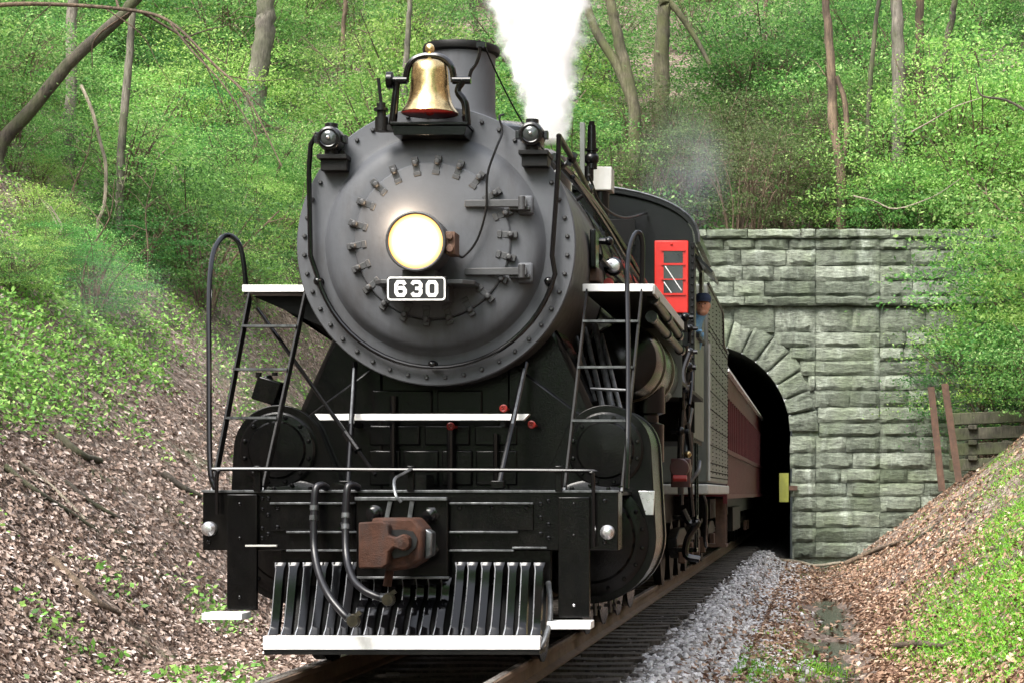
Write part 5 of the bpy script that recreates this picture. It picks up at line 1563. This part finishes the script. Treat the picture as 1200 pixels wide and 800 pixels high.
# pilot (cowcatcher)
plt = P_('pilot_frame', MB().bb(-0.97, 1.02, 15.06, 15.14, 0.60, 0.86), 'black_gloss', loco, 0.006)
P_('pilot_bottom_bar', MB().prism([(14.56, 0.165), (14.90, 0.165), (14.90, 0.20), (14.62, 0.262), (14.56, 0.262)], 'YZ', -0.965, 1.005), 'white_paint', plt, 0.004)
P_('bar_underside', MB().bb(-0.96, 1.0, 14.57, 14.9, 0.13, 0.163), 'black_matte', plt)
P_('pilot_back_sheet', MB().prism([(15.30, 0.86), (15.32, 0.86), (15.10, 0.20), (15.08, 0.20)], 'YZ', -0.93, 0.97), 'black_matte', plt)
NS = 20
for k in range(NS):
    x = -0.925 + k * (1.885 / (NS - 1)) + random.uniform(-.006, .006)
    mid = -0.40 < x < 0.28
    ztop = 0.66 if mid else 0.775
    yt = 14.84 + 0.17 * (1 - abs(x) / 0.95)
    # tube-like slat that flattens and flares at the top
    cp = smooth_pts([(x, yt + .02, ztop), (x, yt - 0.01, ztop - 0.06), (x, yt - 0.05, ztop - 0.16), (x, (yt + 14.645) / 2, 0.45), (x, 14.70, 0.33), (x, 14.645, 0.265)], 4)
    mb = MB()
    vv, ff = [], []
    m_ = len(cp)
    for i, c in enumerate(cp):
        f = i / (m_ - 1)
        w = 0.045 - 0.013 * sstep(0, 0.2, f) + 0.008 * sstep(0.8, 1, f)
        dpt = 0.075
        vv += [(c.x - w, c.y + dpt, c.z), (c.x - w * .9, c.y + .004, c.z), (c.x - w * .62, c.y - 0.008, c.z), (c.x + w * .9, c.y + .014, c.z), (c.x + w, c.y + dpt, c.z)]
    for i in range(m_ - 1):
        for q in range(4):
            ff.append((i * 5 + q, i * 5 + q + 1, (i + 1) * 5 + q + 1, (i + 1) * 5 + q))
        ff.append((i * 5 + 4, i * 5, (i + 1) * 5, (i + 1) * 5 + 4))
    ff += [(4, 3, 2, 1, 0), tuple((m_ - 1) * 5 + q for q in range(5))]
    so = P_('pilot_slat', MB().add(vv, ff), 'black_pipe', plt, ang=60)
    so.data.materials.append(M['painted_highlight'])  # pale colour paints the sky highlight along each slat nose
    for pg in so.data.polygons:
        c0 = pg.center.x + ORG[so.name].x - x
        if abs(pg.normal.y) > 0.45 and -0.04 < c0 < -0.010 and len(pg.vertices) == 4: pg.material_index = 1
# curved end strap
P_('end_strap', MB().tube(smooth_pts([(1.0, 15.06, 0.62), (1.03, 14.93, 0.50), (1.045, 14.80, 0.36), (1.03, 14.68, 0.25), (1.0, 14.62, 0.17)], 5), 0.020, 10), 'worn_lit_edge', plt)

# --- running gear
P_('main_frame', MB().bb(-0.58, 0.58, 15.3, 26.3, 0.45, 1.22), 'black_matte', loco, 0.01)
def wheel(name, x, y, r, spokes, cw=False, mat='black_gloss'):
    w = MB()
    w.lathe([(r - 0.10, -0.06), (r, -0.06), (r, 0.05), (r + 0.02, 0.06), (r + 0.02, 0.075), (r - 0.10, 0.075)], (x, y, r), 'X', 40)
    root = P_(name, w, mat, loco)
    P_('hub', MB().lathe([(0.13, -0.10), (0.15, -0.05), (0.15, 0.06), (0.10, 0.08)], (x, y, r), 'X', 20), mat, root)
    for k in range(spokes):
        a = 2 * PI * k / spokes
        d = Vector((0, math.cos(a), math.sin(a)))
        P_('spoke', MB().bar(Vector((x, y, r)) + d * 0.1, Vector((x, y, r)) + d * (r - 0.07), 0.05, 0.06, up=(1, 0, 0)), mat, root)
    return root
for yv in (18.85, 20.3, 21.75, 23.2):
    for s in (-1, 1):
        wheel('driving_wheel', s * 0.80, yv, 0.70, 12)
for s in (-1, 1):
    wheel('pilot_wheel', s * 0.80, 15.75, 0.40, 8)
    P_('side_rod', MB().bb(s * 1.02, s * 1.07, 18.8, 23.3, 0.50, 0.60), 'lamp_grey', loco, 0.01)
    P_('main_rod', MB().bar((s * 1.13, 18.2, 0.92), (s * 1.13, 20.3, 0.58), 0.05, 0.13), 'lamp_grey', loco, 0.01)
    P_('crosshead', MB().bb(s * 1.06, s * 1.24, 18.0, 18.45, 0.78, 1.12), 'lamp_grey', loco, 0.02)
    P_('guide_bar', MB().bb(s * 1.10, s * 1.22, 17.36, 19.1, 1.14, 1.22).bb(s * 1.10, s * 1.22, 17.36, 19.1, 0.66, 0.74), 'lamp_grey', loco, 0.006)
    P_('guide_yoke', MB().bb(s * 0.6, s * 1.45, 19.05, 19.10, 0.7, 2.0), 'black_gloss', loco, 0.01)
    P_('expansion_link', MB().tube(smooth_pts([(s * 1.38, 19.5, 1.9), (s * 1.38, 19.42, 1.6), (s * 1.38, 19.5, 1.25)], 4), 0.05, 8), 'lamp_grey')
    P_('eccentric_rod', MB().bar((s * 1.36, 19.5, 1.25), (s * 1.36, 21.0, 0.75), 0.04, 0.09), 'lamp_grey')
    P_('combination_lever', MB().bar((s * 1.34, 17.75, 1.62), (s * 1.34, 18.2, 0.75), 0.04, 0.08), 'lamp_grey')
    P_('valve_rod', MB().cyl((s * 1.30, 17.3, 1.62), (s * 1.32, 19.5, 1.66), 0.035, n=10), 'lamp_grey')
# bright pipes behind the right ladder
for (a, b, r) in ((W(686, 385, 17.2), W(707, 481, 16.7), 0.022), (W(697, 380, 17.3), W(718, 480, 16.8), 0.028), (W(705, 392, 17.2), W(728, 482, 16.8), 0.018), (W(676, 395, 17.2), W(698, 470, 16.8), 0.014)):
    P_('cylinder_cock_pipe', MB().cyl(a, b, r, n=10), 'worn_lit_edge')
P_('cross_pipe', MB().cyl(W(692, 455, 16.7), W(738, 457, 16.7), 0.014, n=8), 'worn_lit_edge')
# air reservoir
tank = P_('air_reservoir', MB().lathe([(0.02, 17.5), (0.2, 17.52), (0.30, 17.58), (0.33, 17.7), (0.33, 20.0), (0.3, 20.1), (0.1, 20.16)], (1.30, 0, 2.42), 'Y', 36), 'black_gloss')
for yb in (18.1, 19.2):
    P_('tank_strap', MB().lathe([(0.331, yb - .05), (0.345, yb - .045), (0.345, yb + .045), (0.331, yb + .05)], (1.30, 0, 2.42), 'Y', 36), 'bronze_pipe', tank)
# radiator pipes below the running board edge
for (a, b) in ((W(766, 350, 16.9), W(795, 393, 19.6)), (W(764, 372, 17.1), W(797, 410, 19.8))):
    pp = P_('cooling_pipe', MB().cyl(a, b, 0.036, n=14), 'bronze_pipe')
    for f in (0.0, 0.5, 1.0):
        c = a.lerp(b, f); d = (b - a).normalized()
        P_('pipe_union', MB().cyl(c - d * .06, c + d * .06, 0.05, n=12), 'lamp_grey', pp)
# air pump and assorted gear beside the firebox
ap = P_('air_pump', MB().lathe([(0.10, 1.62), (0.17, 1.64), (0.17, 1.98), (0.12, 2.0), (0.12, 2.06), (0.18, 2.08), (0.18, 2.32), (0.06, 2.36)], (1.42, 18.6, -0.08), 'Z', 24), 'black_gloss')
P_('pump_cap', MB().sphere((1.42, 18.6, 2.25), 0.075), 'bright_metal', ap)
for i in range(14):
    u0 = random.uniform(795, 812); y0 = random.uniform(21.5, 24)
    v0 = random.uniform(400, 520)
    a = W(u0, v0, y0)
    b = a + Vector((random.uniform(-.05, .05), random.uniform(-.4, .4), -random.uniform(0.3, 1.0)))
    P_('feed_pipe', MB().tube(smooth_pts([a, a.lerp(b, .5) + Vector((random.uniform(-.08, .08), 0, 0)), b], 4), random.uniform(0.014, 0.035), 8), random.choice(('black_pipe', 'black_pipe', 'lamp_grey', 'worn_lit_edge')))
for (u, v, y, r) in ((803, 372, 22, .05), (808, 385, 22.4, .045), (806, 430, 22, .06), (800, 452, 22, .04), (797, 505, 21, .05), (808, 412, 23, .05)):
    p = W(u, v, y)
    P_('valve_body', MB().sphere(p, r).cyl(p - Vector((.09, 0, 0)), p + Vector((.09, 0, 0)), r * .5, n=10).cyl(p, p + Vector((0, 0, -.16)), r * .45, n=10), random.choice(('black_gloss', 'lamp_grey')))
p = W(798, 548, 21.5)
P_('injector', MB().cyl(p - Vector((.0, .3, 0)), p + Vector((0, .3, 0)), .10, n=16).bb(p.x - .1, p.x + .1, p.y - .1, p.y + .1, p.z - .2, p.z + .1), 'maroon_dark', loco, .01)
P_('red_handle', MB().cyl(W(789, 560, 20.8), W(805, 560, 20.8), 0.035, n=10), 'valve_red')
P_('warm_lamp', MB().sphere(W(806, 532, 22), 0.04), 'brass')
P_('hose_loop', MB().tube(smooth_pts([W(808, 565, 21.5), W(818, 552, 21.5), W(820, 540, 21.6)], 4), 0.02, 8), 'worn_lit_edge')
# rear truck frame shapes under the cab
P_('cab_step', MB().bb(1.20, 1.50, 25.3, 25.7, 0.55, 0.6).bb(1.2, 1.5, 25.3, 25.7, 0.95, 1.0).bb(1.47, 1.5, 25.3, 25.34, 0.55, 1.9).bb(1.47, 1.5, 25.66, 25.7, .55, 1.9), 'black_gloss', loco)
P_('spring_hanger', MB().tube(smooth_pts([W(800, 597, 20.5), W(808, 612, 20.5), W(818, 612, 20.5), W(806, 630, 20.5), W(804, 650, 20.5), W(820, 655, 20.5)], 5), 0.035, 8), 'black_pipe')

# --- cab
CY = 24.62
cab = P_('cab_front', MB().prism([(-1.5, 1.9), (1.5, 1.9), (1.5, 4.30)] + [(1.5 * math.cos(a), 4.30 + 0.62 * math.sin(a) ** 0.85) for a in [PI * i / 20 for i in range(1, 20)]] + [(-1.5, 4.30)], 'XZ', CY, CY + 0.04), 'black_gloss', loco)
ro = [(1.58 * math.cos(a), 4.28 + 0.68 * max(0, math.sin(a)) ** 0.85) for a in [PI * i / 28 for i in range(29)]]
ri = [(1.53 * math.cos(a), 4.26 + 0.64 * max(0, math.sin(a)) ** 0.85) for a in [PI * i / 28 for i in range(29)]]
roof = P_('cab_roof', MB().prism(ro + ri[::-1], 'XZ', CY - 0.12, 27.3), 'black_gloss', loco)
P_('roof_edge', MB().tube([(p[0], CY - 0.125, p[1]) for p in ro], 0.014, 6), 'worn_lit_edge', roof)
for s in (-1, 1):
    w_ = P_('cab_side', MB().bb(s * 1.46, s * 1.5, CY + 0.04, 26.9, 1.95, 3.20).bb(s * 1.46, s * 1.5, CY + 0.04, 25.15, 3.20, 4.30).bb(s * 1.46, s * 1.5, 26.5, 26.9, 3.20, 4.30).bb(s * 1.46, s * 1.5, 25.15, 26.5, 4.12, 4.30), 'tender_grey' if s > 0 else 'black_gloss', loco)
    P_('window_awning', MB().prism([(s * 1.50, 4.20), (s * 1.72, 3.98), (s * 1.70, 3.96), (s * 1.48, 4.17)], 'XZ', 25.0, 26.5), 'black_gloss', w_)
    P_('arm_rest', MB().bb(s * 1.45, s * 1.54, 25.15, 26.5, 3.18, 3.23), 'black_matte', w_)
P_('cab_floor', MB().bb(-1.46, 1.46, CY + .05, 27.2, 1.9, 1.96), 'black_matte')
P_('cab_seat', MB().bb(0.95, 1.42, 25.6, 26.3, 1.962, 2.45).bb(.95, 1.42, 26.24, 26.3, 2.45, 3.0), 'black_matte', loco, 0.02)
fr = MB()
X0, X1, Z0, Z1 = 1.035, 1.44, 3.43, 4.30
fr.bb(X0, X1, CY - 0.045, CY - 0.002, Z0, Z1)
wn = P_('cab_front_window', fr, 'cab_red', cab, 0.012)
wx0, wx1 = 1.145, 1.375
zz0 = [(4.03, 4.17), (3.84, 4.00), (3.67, 3.825)]
for i, (a, b) in enumerate(zz0):
    P_('pane', MB().bb(wx0, wx1, CY - 0.052, CY - 0.046, a, b), 'lens_glass' if i == 1 else 'glass_dark', wn)
for zb in (3.655, 4.185):
    P_('sash_rail', MB().bb(wx0 - .03, wx1 + .03, CY - 0.062, CY - 0.046, zb - 0.012, zb + 0.012), 'cab_red', wn)
P_('sash_rail', MB().bb(wx0 - .03, wx1 + .03, CY - 0.062, CY - 0.046, 4.003, 4.027), 'cab_red', wn)
P_('sash_rail', MB().bb(wx0 - .03, wx1 + .03, CY - 0.062, CY - 0.046, 3.826, 3.839), 'cab_red', wn)
for (a, b) in (((1.165, 3.99), (1.36, 3.70)), ((1.15, 3.80), (1.24, 3.67))):
    P_('painted_glint', MB().bar((a[0], CY - 0.066, a[1]), (b[0], CY - 0.066, b[1]), 0.012, 0.006, up=(0, 1, 0)), 'white_paint', wn)  # white bars paint the reflection streaks across the panes
P_('handle_knob', MB().sphere((1.24, CY - .055, 4.255), 0.014, 8, 6), 'cab_red', wn)
P_('front_panel_plate', MB().bb(0.40, 0.80, CY - 0.02, CY - 0.001, 4.25, 4.56), 'black_matte', cab, .005)
P_('cab_angle_iron', MB().bb(1.46, 1.515, CY - 0.03, CY - .001, 2.0, 4.28), 'black_matte', cab, .004)
for i in range(16):
    link('rivet', rv, None, cab, (1.487, CY - 0.032, 2.9 + i * 0.088))
P_('grey_box', MB().bb(1.20, 1.46, 22.6, 23.0, 2.42, 3.02), 'tender_grey', loco, .01)

# ================================================================== CREW
pe = thing('person', 'person in navy cap and light blue shirt leaning out of the cab window', 'person', (1.2, 25.85, 1.96))
bm = bmesh.new()
sk = bm.verts.layers.skin.verify()
J = {}
def jn(k, p, r, par=None):
    v_ = bm.verts.new(Vector(p) - Vector((1.2, 25.85, 1.96)))
    v_[sk].radius = (r, r * 0.9) if not isinstance(r, tuple) else r
    v_[sk].use_root = par is None
    J[k] = v_
    if par: bm.edges.new((J[par], v_))
jn('pelvis', (1.15, 25.95, 2.56), (0.15, 0.12))
jn('waist', (1.20, 25.92, 2.80), (0.14, 0.11), 'pelvis')
jn('chest', (1.30, 25.86, 3.06), (0.16, 0.12), 'waist')
jn('upper', (1.40, 25.82, 3.28), (0.14, 0.11), 'chest')
jn('neck', (1.49, 25.78, 3.43), 0.058, 'upper')
jn('jaw', (1.535, 25.74, 3.53), (0.070, 0.080), 'neck')
jn('skull', (1.55, 25.73, 3.63), (0.085, 0.098), 'jaw')
jn('crown', (1.555, 25.74, 3.71), (0.065, 0.075), 'skull')
for s, k in ((-1, 'a'), (1, 'b')):
    jn('sh' + k, (1.40 + 0.06 * s, 25.82 + 0.17 * s, 3.27), 0.068, 'upper')
    jn('el' + k, (1.46 + (0.06 if s < 0 else 0), 25.72 + 0.30 * s, 3.06 if s > 0 else 3.24), 0.048, 'sh' + k)
    jn('wr' + k, (1.53, 25.60 + 0.30 * s, 3.27), 0.034, 'el' + k)
    jn('ha' + k, (1.545, 25.54 + 0.30 * s, 3.275), (0.045, 0.022), 'wr' + k)
    jn('hi' + k, (1.15, 25.93 + 0.10 * s, 2.52), 0.095, 'pelvis')
    jn('kn' + k, (1.12, 25.50 + 0.08 * s, 2.48), 0.070, 'hi' + k)
    jn('an' + k, (1.12, 25.46 + 0.08 * s, 2.05), 0.045, 'kn' + k)
    jn('to' + k, (1.12, 25.32 + 0.08 * s, 2.01), 0.040, 'an' + k)
me = bpy.data.meshes.new('body')
bm.to_mesh(me); bm.free()
for k in ('denim', 'skin'): me.materials.append(M[k])
body = bpy.data.objects.new('body', me); COL.objects.link(body); body.parent = pe; ORG[body.name] = ORG[pe.name]
md = body.modifiers.new('skin', 'SKIN'); md.use_smooth_shade = True
body.modifiers.new('sub', 'SUBSURF').levels = 2
body.modifiers['sub'].render_levels = 2
hx, hy, hz_ = 1.55, 25.73, 3.63
P_('head', MB().sphere((hx, hy, hz_ - 0.01), 0.105, 20, 14, sc=(0.86, 1.0, 1.22)).sphere((hx + .0, hy - .10, hz_ - .02), 0.022, 8, 6, sc=(.8, 1.2, 1.2)).sphere((hx - .09, hy + .0, hz_ - .01), .025, 8, 6, sc=(.4, 1, 1.3)).sphere((hx + .09, hy + .0, hz_ - .01), .025, 8, 6, sc=(.4, 1, 1.3)).sphere((hx, hy - .085, hz_ - .075), .02, 8, 6, sc=(1.6, .6, .5)), 'skin', pe)
P_('cap', MB().lathe([(0.098, -0.005), (0.106, 0.02), (0.108, 0.05), (0.096, 0.085), (0.066, 0.108), (0.02, 0.116)], (hx, hy + .005, hz_ + 0.04), 'Z', 24).prism([(hx + .085 * math.cos(a), hy - .07 + (-.10 * math.sin(a))) for a in [PI * i / 10 for i in range(11)]], 'XY', hz_ + .04, hz_ + .052), 'navy_cloth', pe)
for dx in (-.035, .035):
    P_('eye', MB().sphere((hx + dx, hy - .094, hz_ + .01), .011, 8, 6), 'hair', pe)
P_('beard', MB().sphere((hx, hy - .03, hz_ - .085), .07, 14, 10, sc=(1, 1, .75)), 'skin', pe)

# ================================================================== TENDER
tn = thing('tender', 'grey riveted locomotive tender with raised coal bunker coupled behind the cab', 'tender', (0, 31, 0))
prof = [(28.0, 1.42), (34.25, 1.42), (34.25, 3.62), (32.75, 3.62), (32.45, 3.72), (32.40, 3.95), (32.28, 4.08), (32.05, 4.13), (28.0, 4.13)]
tb = MB().prism(prof, 'YZ', -1.5, 1.5).build('tank', 'tender_grey', tn, bevel=0.03, ang=25)
MB().bb(-1.52, 1.52, 27.7, 34.4, 1.26, 1.40).build('sill', 'sill_grey', tn, bevel=0.02)
MB().tube([(1.505, p[0], p[1]) for p in prof[2:]], 0.022, 6).build('top_beading', 'lamp_grey', tn)
MB().bb(-1.3, 1.3, 28.2, 32.0, 4.0, 4.20).build('coal_load', 'coal', tn, bevel=0.08)
# rivet rows (too small to pick apart)
mb = MB()
rvx = []
def rows_y(y0, y1, z, st=0.07):
    y = y0
    while y < y1: rvx.append((y, z)); y += st
def rows_z(z0, z1, y, st=0.07):
    z = z0
    while z < z1: rvx.append((y, z)); z += st
for z in (1.50, 1.58, 1.70, 1.95, 2.2, 2.45, 2.70, 2.95, 3.2, 3.50, 3.58): rows_y(28.1, 34.2, z, 0.16)
for y in (28.08, 28.2, 29.2, 30.2, 30.3, 31.2, 32.2, 32.3, 33.2, 34.1, 34.18): rows_z(1.5, 3.6 if y > 32.3 else 4.05, y, 0.06)
for y, z in rvx:
    r = 0.0115
    mb.add([(1.499, y - r, z - r), (1.499, y + r, z - r), (1.499, y + r, z + r), (1.499, y - r, z + r), (1.516, y, z)], [(0, 1, 4), (1, 2, 4), (2, 3, 4), (3, 0, 4)])
ro_ = mb.build('rivet_rows', 'lamp_grey', tn, smooth=False)
ro_['kind'] = 'stuff'
def small_truck(y, par, r=0.42):
    for yo in (-0.85, 0.85):
        for s in (-1, 1):
            MB().lathe([(r - 0.08, -0.05), (r, -0.05), (r, 0.05), (r + .02, 0.06), (r - 0.08, 0.07), (0.1, 0.02)], (s * 0.78, y + yo, r), 'X', 28).build('wheel', 'black_matte', par)
    for s in (-1, 1):
        MB().prism([(y - 1.2, 0.50), (y - 0.5, 0.36), (y + 0.5, 0.36), (y + 1.2, 0.50), (y + 1.2, 0.66), (y + 0.5, 0.78), (y - 0.5, 0.78), (y - 1.2, 0.66)], 'YZ', s * 0.92, s * 1.06).build('truck_frame', 'black_matte', par, bevel=0.02)
        for yo in (-0.85, 0.85):
            MB().bb(s * 1.06, s * 1.16, y + yo - .13, y + yo + .13, .30, .56).build('axle_box', 'rust_dark', par, bevel=.02)
small_truck(29.4, tn); small_truck(32.8, tn)
MB().bb(-0.6, 0.6, 27.6, 34.4, 0.75, 1.25).build('underframe', 'black_matte', tn)
MB().tube(smooth_pts([(1.42, 27.75, 1.3), (1.48, 27.75, 1.1), (1.46, 27.9, 0.7), (1.46, 28.2, 0.55)], 4), 0.03, 8).build('step_iron', 'black_pipe', tn)
MB().cyl((1.52, 27.85, 1.45), (1.52, 27.85, 3.3), 0.018, n=8).build('grab_rail', 'sill_grey', tn)

# ================================================================== COACH
co = thing('passenger_coach', 'maroon wooden passenger coach half inside the tunnel', 'coach', (0, 46, 0))
Y0, Y1 = 34.8, 58.5
MB().bb(-1.43, 1.43, Y0, Y1, 1.22, 3.34).build('body', 'maroon', co)
ra = [(1.50 * math.cos(a), 3.34 + 0.55 * math.sin(a)) for a in [PI * i / 20 for i in range(21)]]
rf = MB().prism(ra, 'XZ', Y0 - .25, Y1).build('roof', 'roof_grey', co)
MB().bb(1.44, 1.515, Y0 - .25, Y1, 3.33, 3.37).build('eave', 'white_paint', rf)
for z0, z1, d in ((1.18, 1.26, 1.47), (1.95, 2.03, 1.475), (2.92, 2.98, 1.46)):
    MB().bb(1.43, d, Y0, Y1, z0, z1).build('belt_rail', 'maroon', co)
y = Y0 + 0.35
k = 0
while y < 56:
    w_ = MB().bb(1.415, 1.436, y + 0.06, y + 0.72, 2.08, 2.86).build('window', 'maroon_dark', co)
    MB().bb(1.4365, 1.4395, y + 0.12, y + 0.66, 2.14, 2.80).build('pane', 'glass_dark', w_)
    MB().bb(1.43, 1.465, y - 0.07, y + 0.05, 2.031, 2.919).build('pillar', 'maroon', co)
    y += 0.86
for i in range(105):
    y = Y0 + 0.12 + i * 0.2
    MB().bb(1.43, 1.446, y, y + 0.15, 1.262, 1.948).build('plank', 'maroon', co, smooth=False)
MB().bb(1.40, 1.47, Y0 - 0.02, Y0 + 0.10, 1.10, 3.33).build('corner_post', 'maroon', co)
MB().bb(-0.6, 0.6, Y0 - 0.5, Y0, 1.25, 3.3).build('vestibule', 'maroon_dark', co)
MB().bb(-1.2, 1.2, Y0 - 0.4, Y1, 0.85, 1.18).build('underframe', 'black_matte', co)
small_truck(37.6, co); small_truck(55.0, co)
for y in (35.2, 35.9):
    MB().bb(1.25, 1.42, y, y + 0.05, 0.35, 1.2).build('step_hanger', 'rust_dark', co)
MB().bb(1.1, 1.44, 35.2, 35.95, 0.35, 0.40).build('step', 'rust_dark', co)
MB().bb(1.05, 1.3, 41.5, 45.5, 0.5, 1.0).build('battery_box', 'black_matte', co, bevel=.02)

# ================================================================== STEAM AND SMOKE
def plume():
    base = W(645, 160, 22.2); top = W(622, -75, 22.2)
    H = top.z - base.z
    ax_ = (top.x - base.x) / H
    ay_ = 0.12
    R0, R1, HK = 0.20, 0.56, 1.5            # radius at the valve, full radius, height where it is reached
    mb = MB()
    N = 14
    pts, rr = [], []
    for i in range(N):
        h = H * i / (N - 1) - 0.05 * (i == 0)
        pts.append((ax_ * h, ay_ * h, h)); rr.append((R0 + (R1 - R0) * min(1, max(0, h) / HK)) * 1.25 + 0.02)
    me = mb.tube(pts, rr, 20).mesh('steam_plume', (0, 0, 0))
    o = link('steam_plume', me, None, None, base)
    m = bpy.data.materials.new('steam'); m.use_nodes = True; M['steam'] = m
    t = m.node_tree; t.nodes.clear()
    out = node(t, 'ShaderNodeOutputMaterial')
    pv = node(t, 'ShaderNodeVolumePrincipled')
    pv.inputs['Color'].default_value = (0.998, 0.998, 1.0, 1)
    tc = node(t, 'ShaderNodeTexCoord')
    sp = node(t, 'ShaderNodeSeparateXYZ'); t.links.new(tc.outputs['Object'], sp.inputs[0])
    def mth(op, a, b=None, c=None):
        n = node(t, 'ShaderNodeMath', operation=op)
        for i, v in enumerate((a, b, c)):
            if v is None: continue
            if hasattr(v, 'links'): t.links.new(v, n.inputs[i])
            else: n.inputs[i].default_value = v
        return n.outputs[0]
    z = sp.outputs[2]
    dx = mth('SUBTRACT', sp.outputs[0], mth('MULTIPLY', z, ax_))
    dy = mth('SUBTRACT', sp.outputs[1], mth('MULTIPLY', z, ay_))
    d = mth('SQRT', mth('ADD', mth('MULTIPLY', dx, dx), mth('MULTIPLY', dy, dy)))
    rad = mth('MULTIPLY_ADD', mth('MINIMUM', mth('DIVIDE', z, HK), 1.0), R1 - R0, R0)
    d = mth('DIVIDE', d, rad)
    n1 = noise_fac(t, 3.4, 6, 0.66, vec=tc.outputs['Object'])
    d = mth('ADD', d, mth('MULTIPLY', mth('SUBTRACT', n1, 0.5), 1.9))
    mr = node(t, 'ShaderNodeMapRange', interpolation_type='SMOOTHSTEP')
    mr.inputs[1].default_value = 1.02; mr.inputs[2].default_value = 0.52
    mr.inputs[3].default_value = 0.0; mr.inputs[4].default_value = 11.0
    t.links.new(d, mr.inputs[0])
    t.links.new(mr.outputs[0], pv.inputs['Density'])
    t.links.new(pv.outputs[0], out.inputs['Volume'])
    me.materials.append(m)
    tag(o, 'dense white steam plume rising behind the smokestack', 'steam'); o['kind'] = 'stuff'
plume()
def puff(name, c, s, mat, lab, cat):
    me = MB().sphere((0, 0, 0), 1.0, 24, 16).mesh(name, (0, 0, 0))
    o = link(name, me, mat, None, c)
    o.scale = s
    tag(o, lab, cat); o['kind'] = 'stuff'
puff('smoke_haze', W(800, 205, 33), (1.0, 1.6, 1.3), 'smoke_blue', 'faint blue smoke drifting over the cab roof', 'smoke')
puff('steam_wisp', W(140, 350, 27), (0.9, 1.4, 0.8), 'steam_wisp', 'faint white wisp of steam over the grassy bank', 'steam')
puff('steam_wisp', W(262, 420, 19.5), (0.5, 0.8, 0.7), 'steam_wisp', 'faint wisp of steam beside the hoop handrail', 'steam')
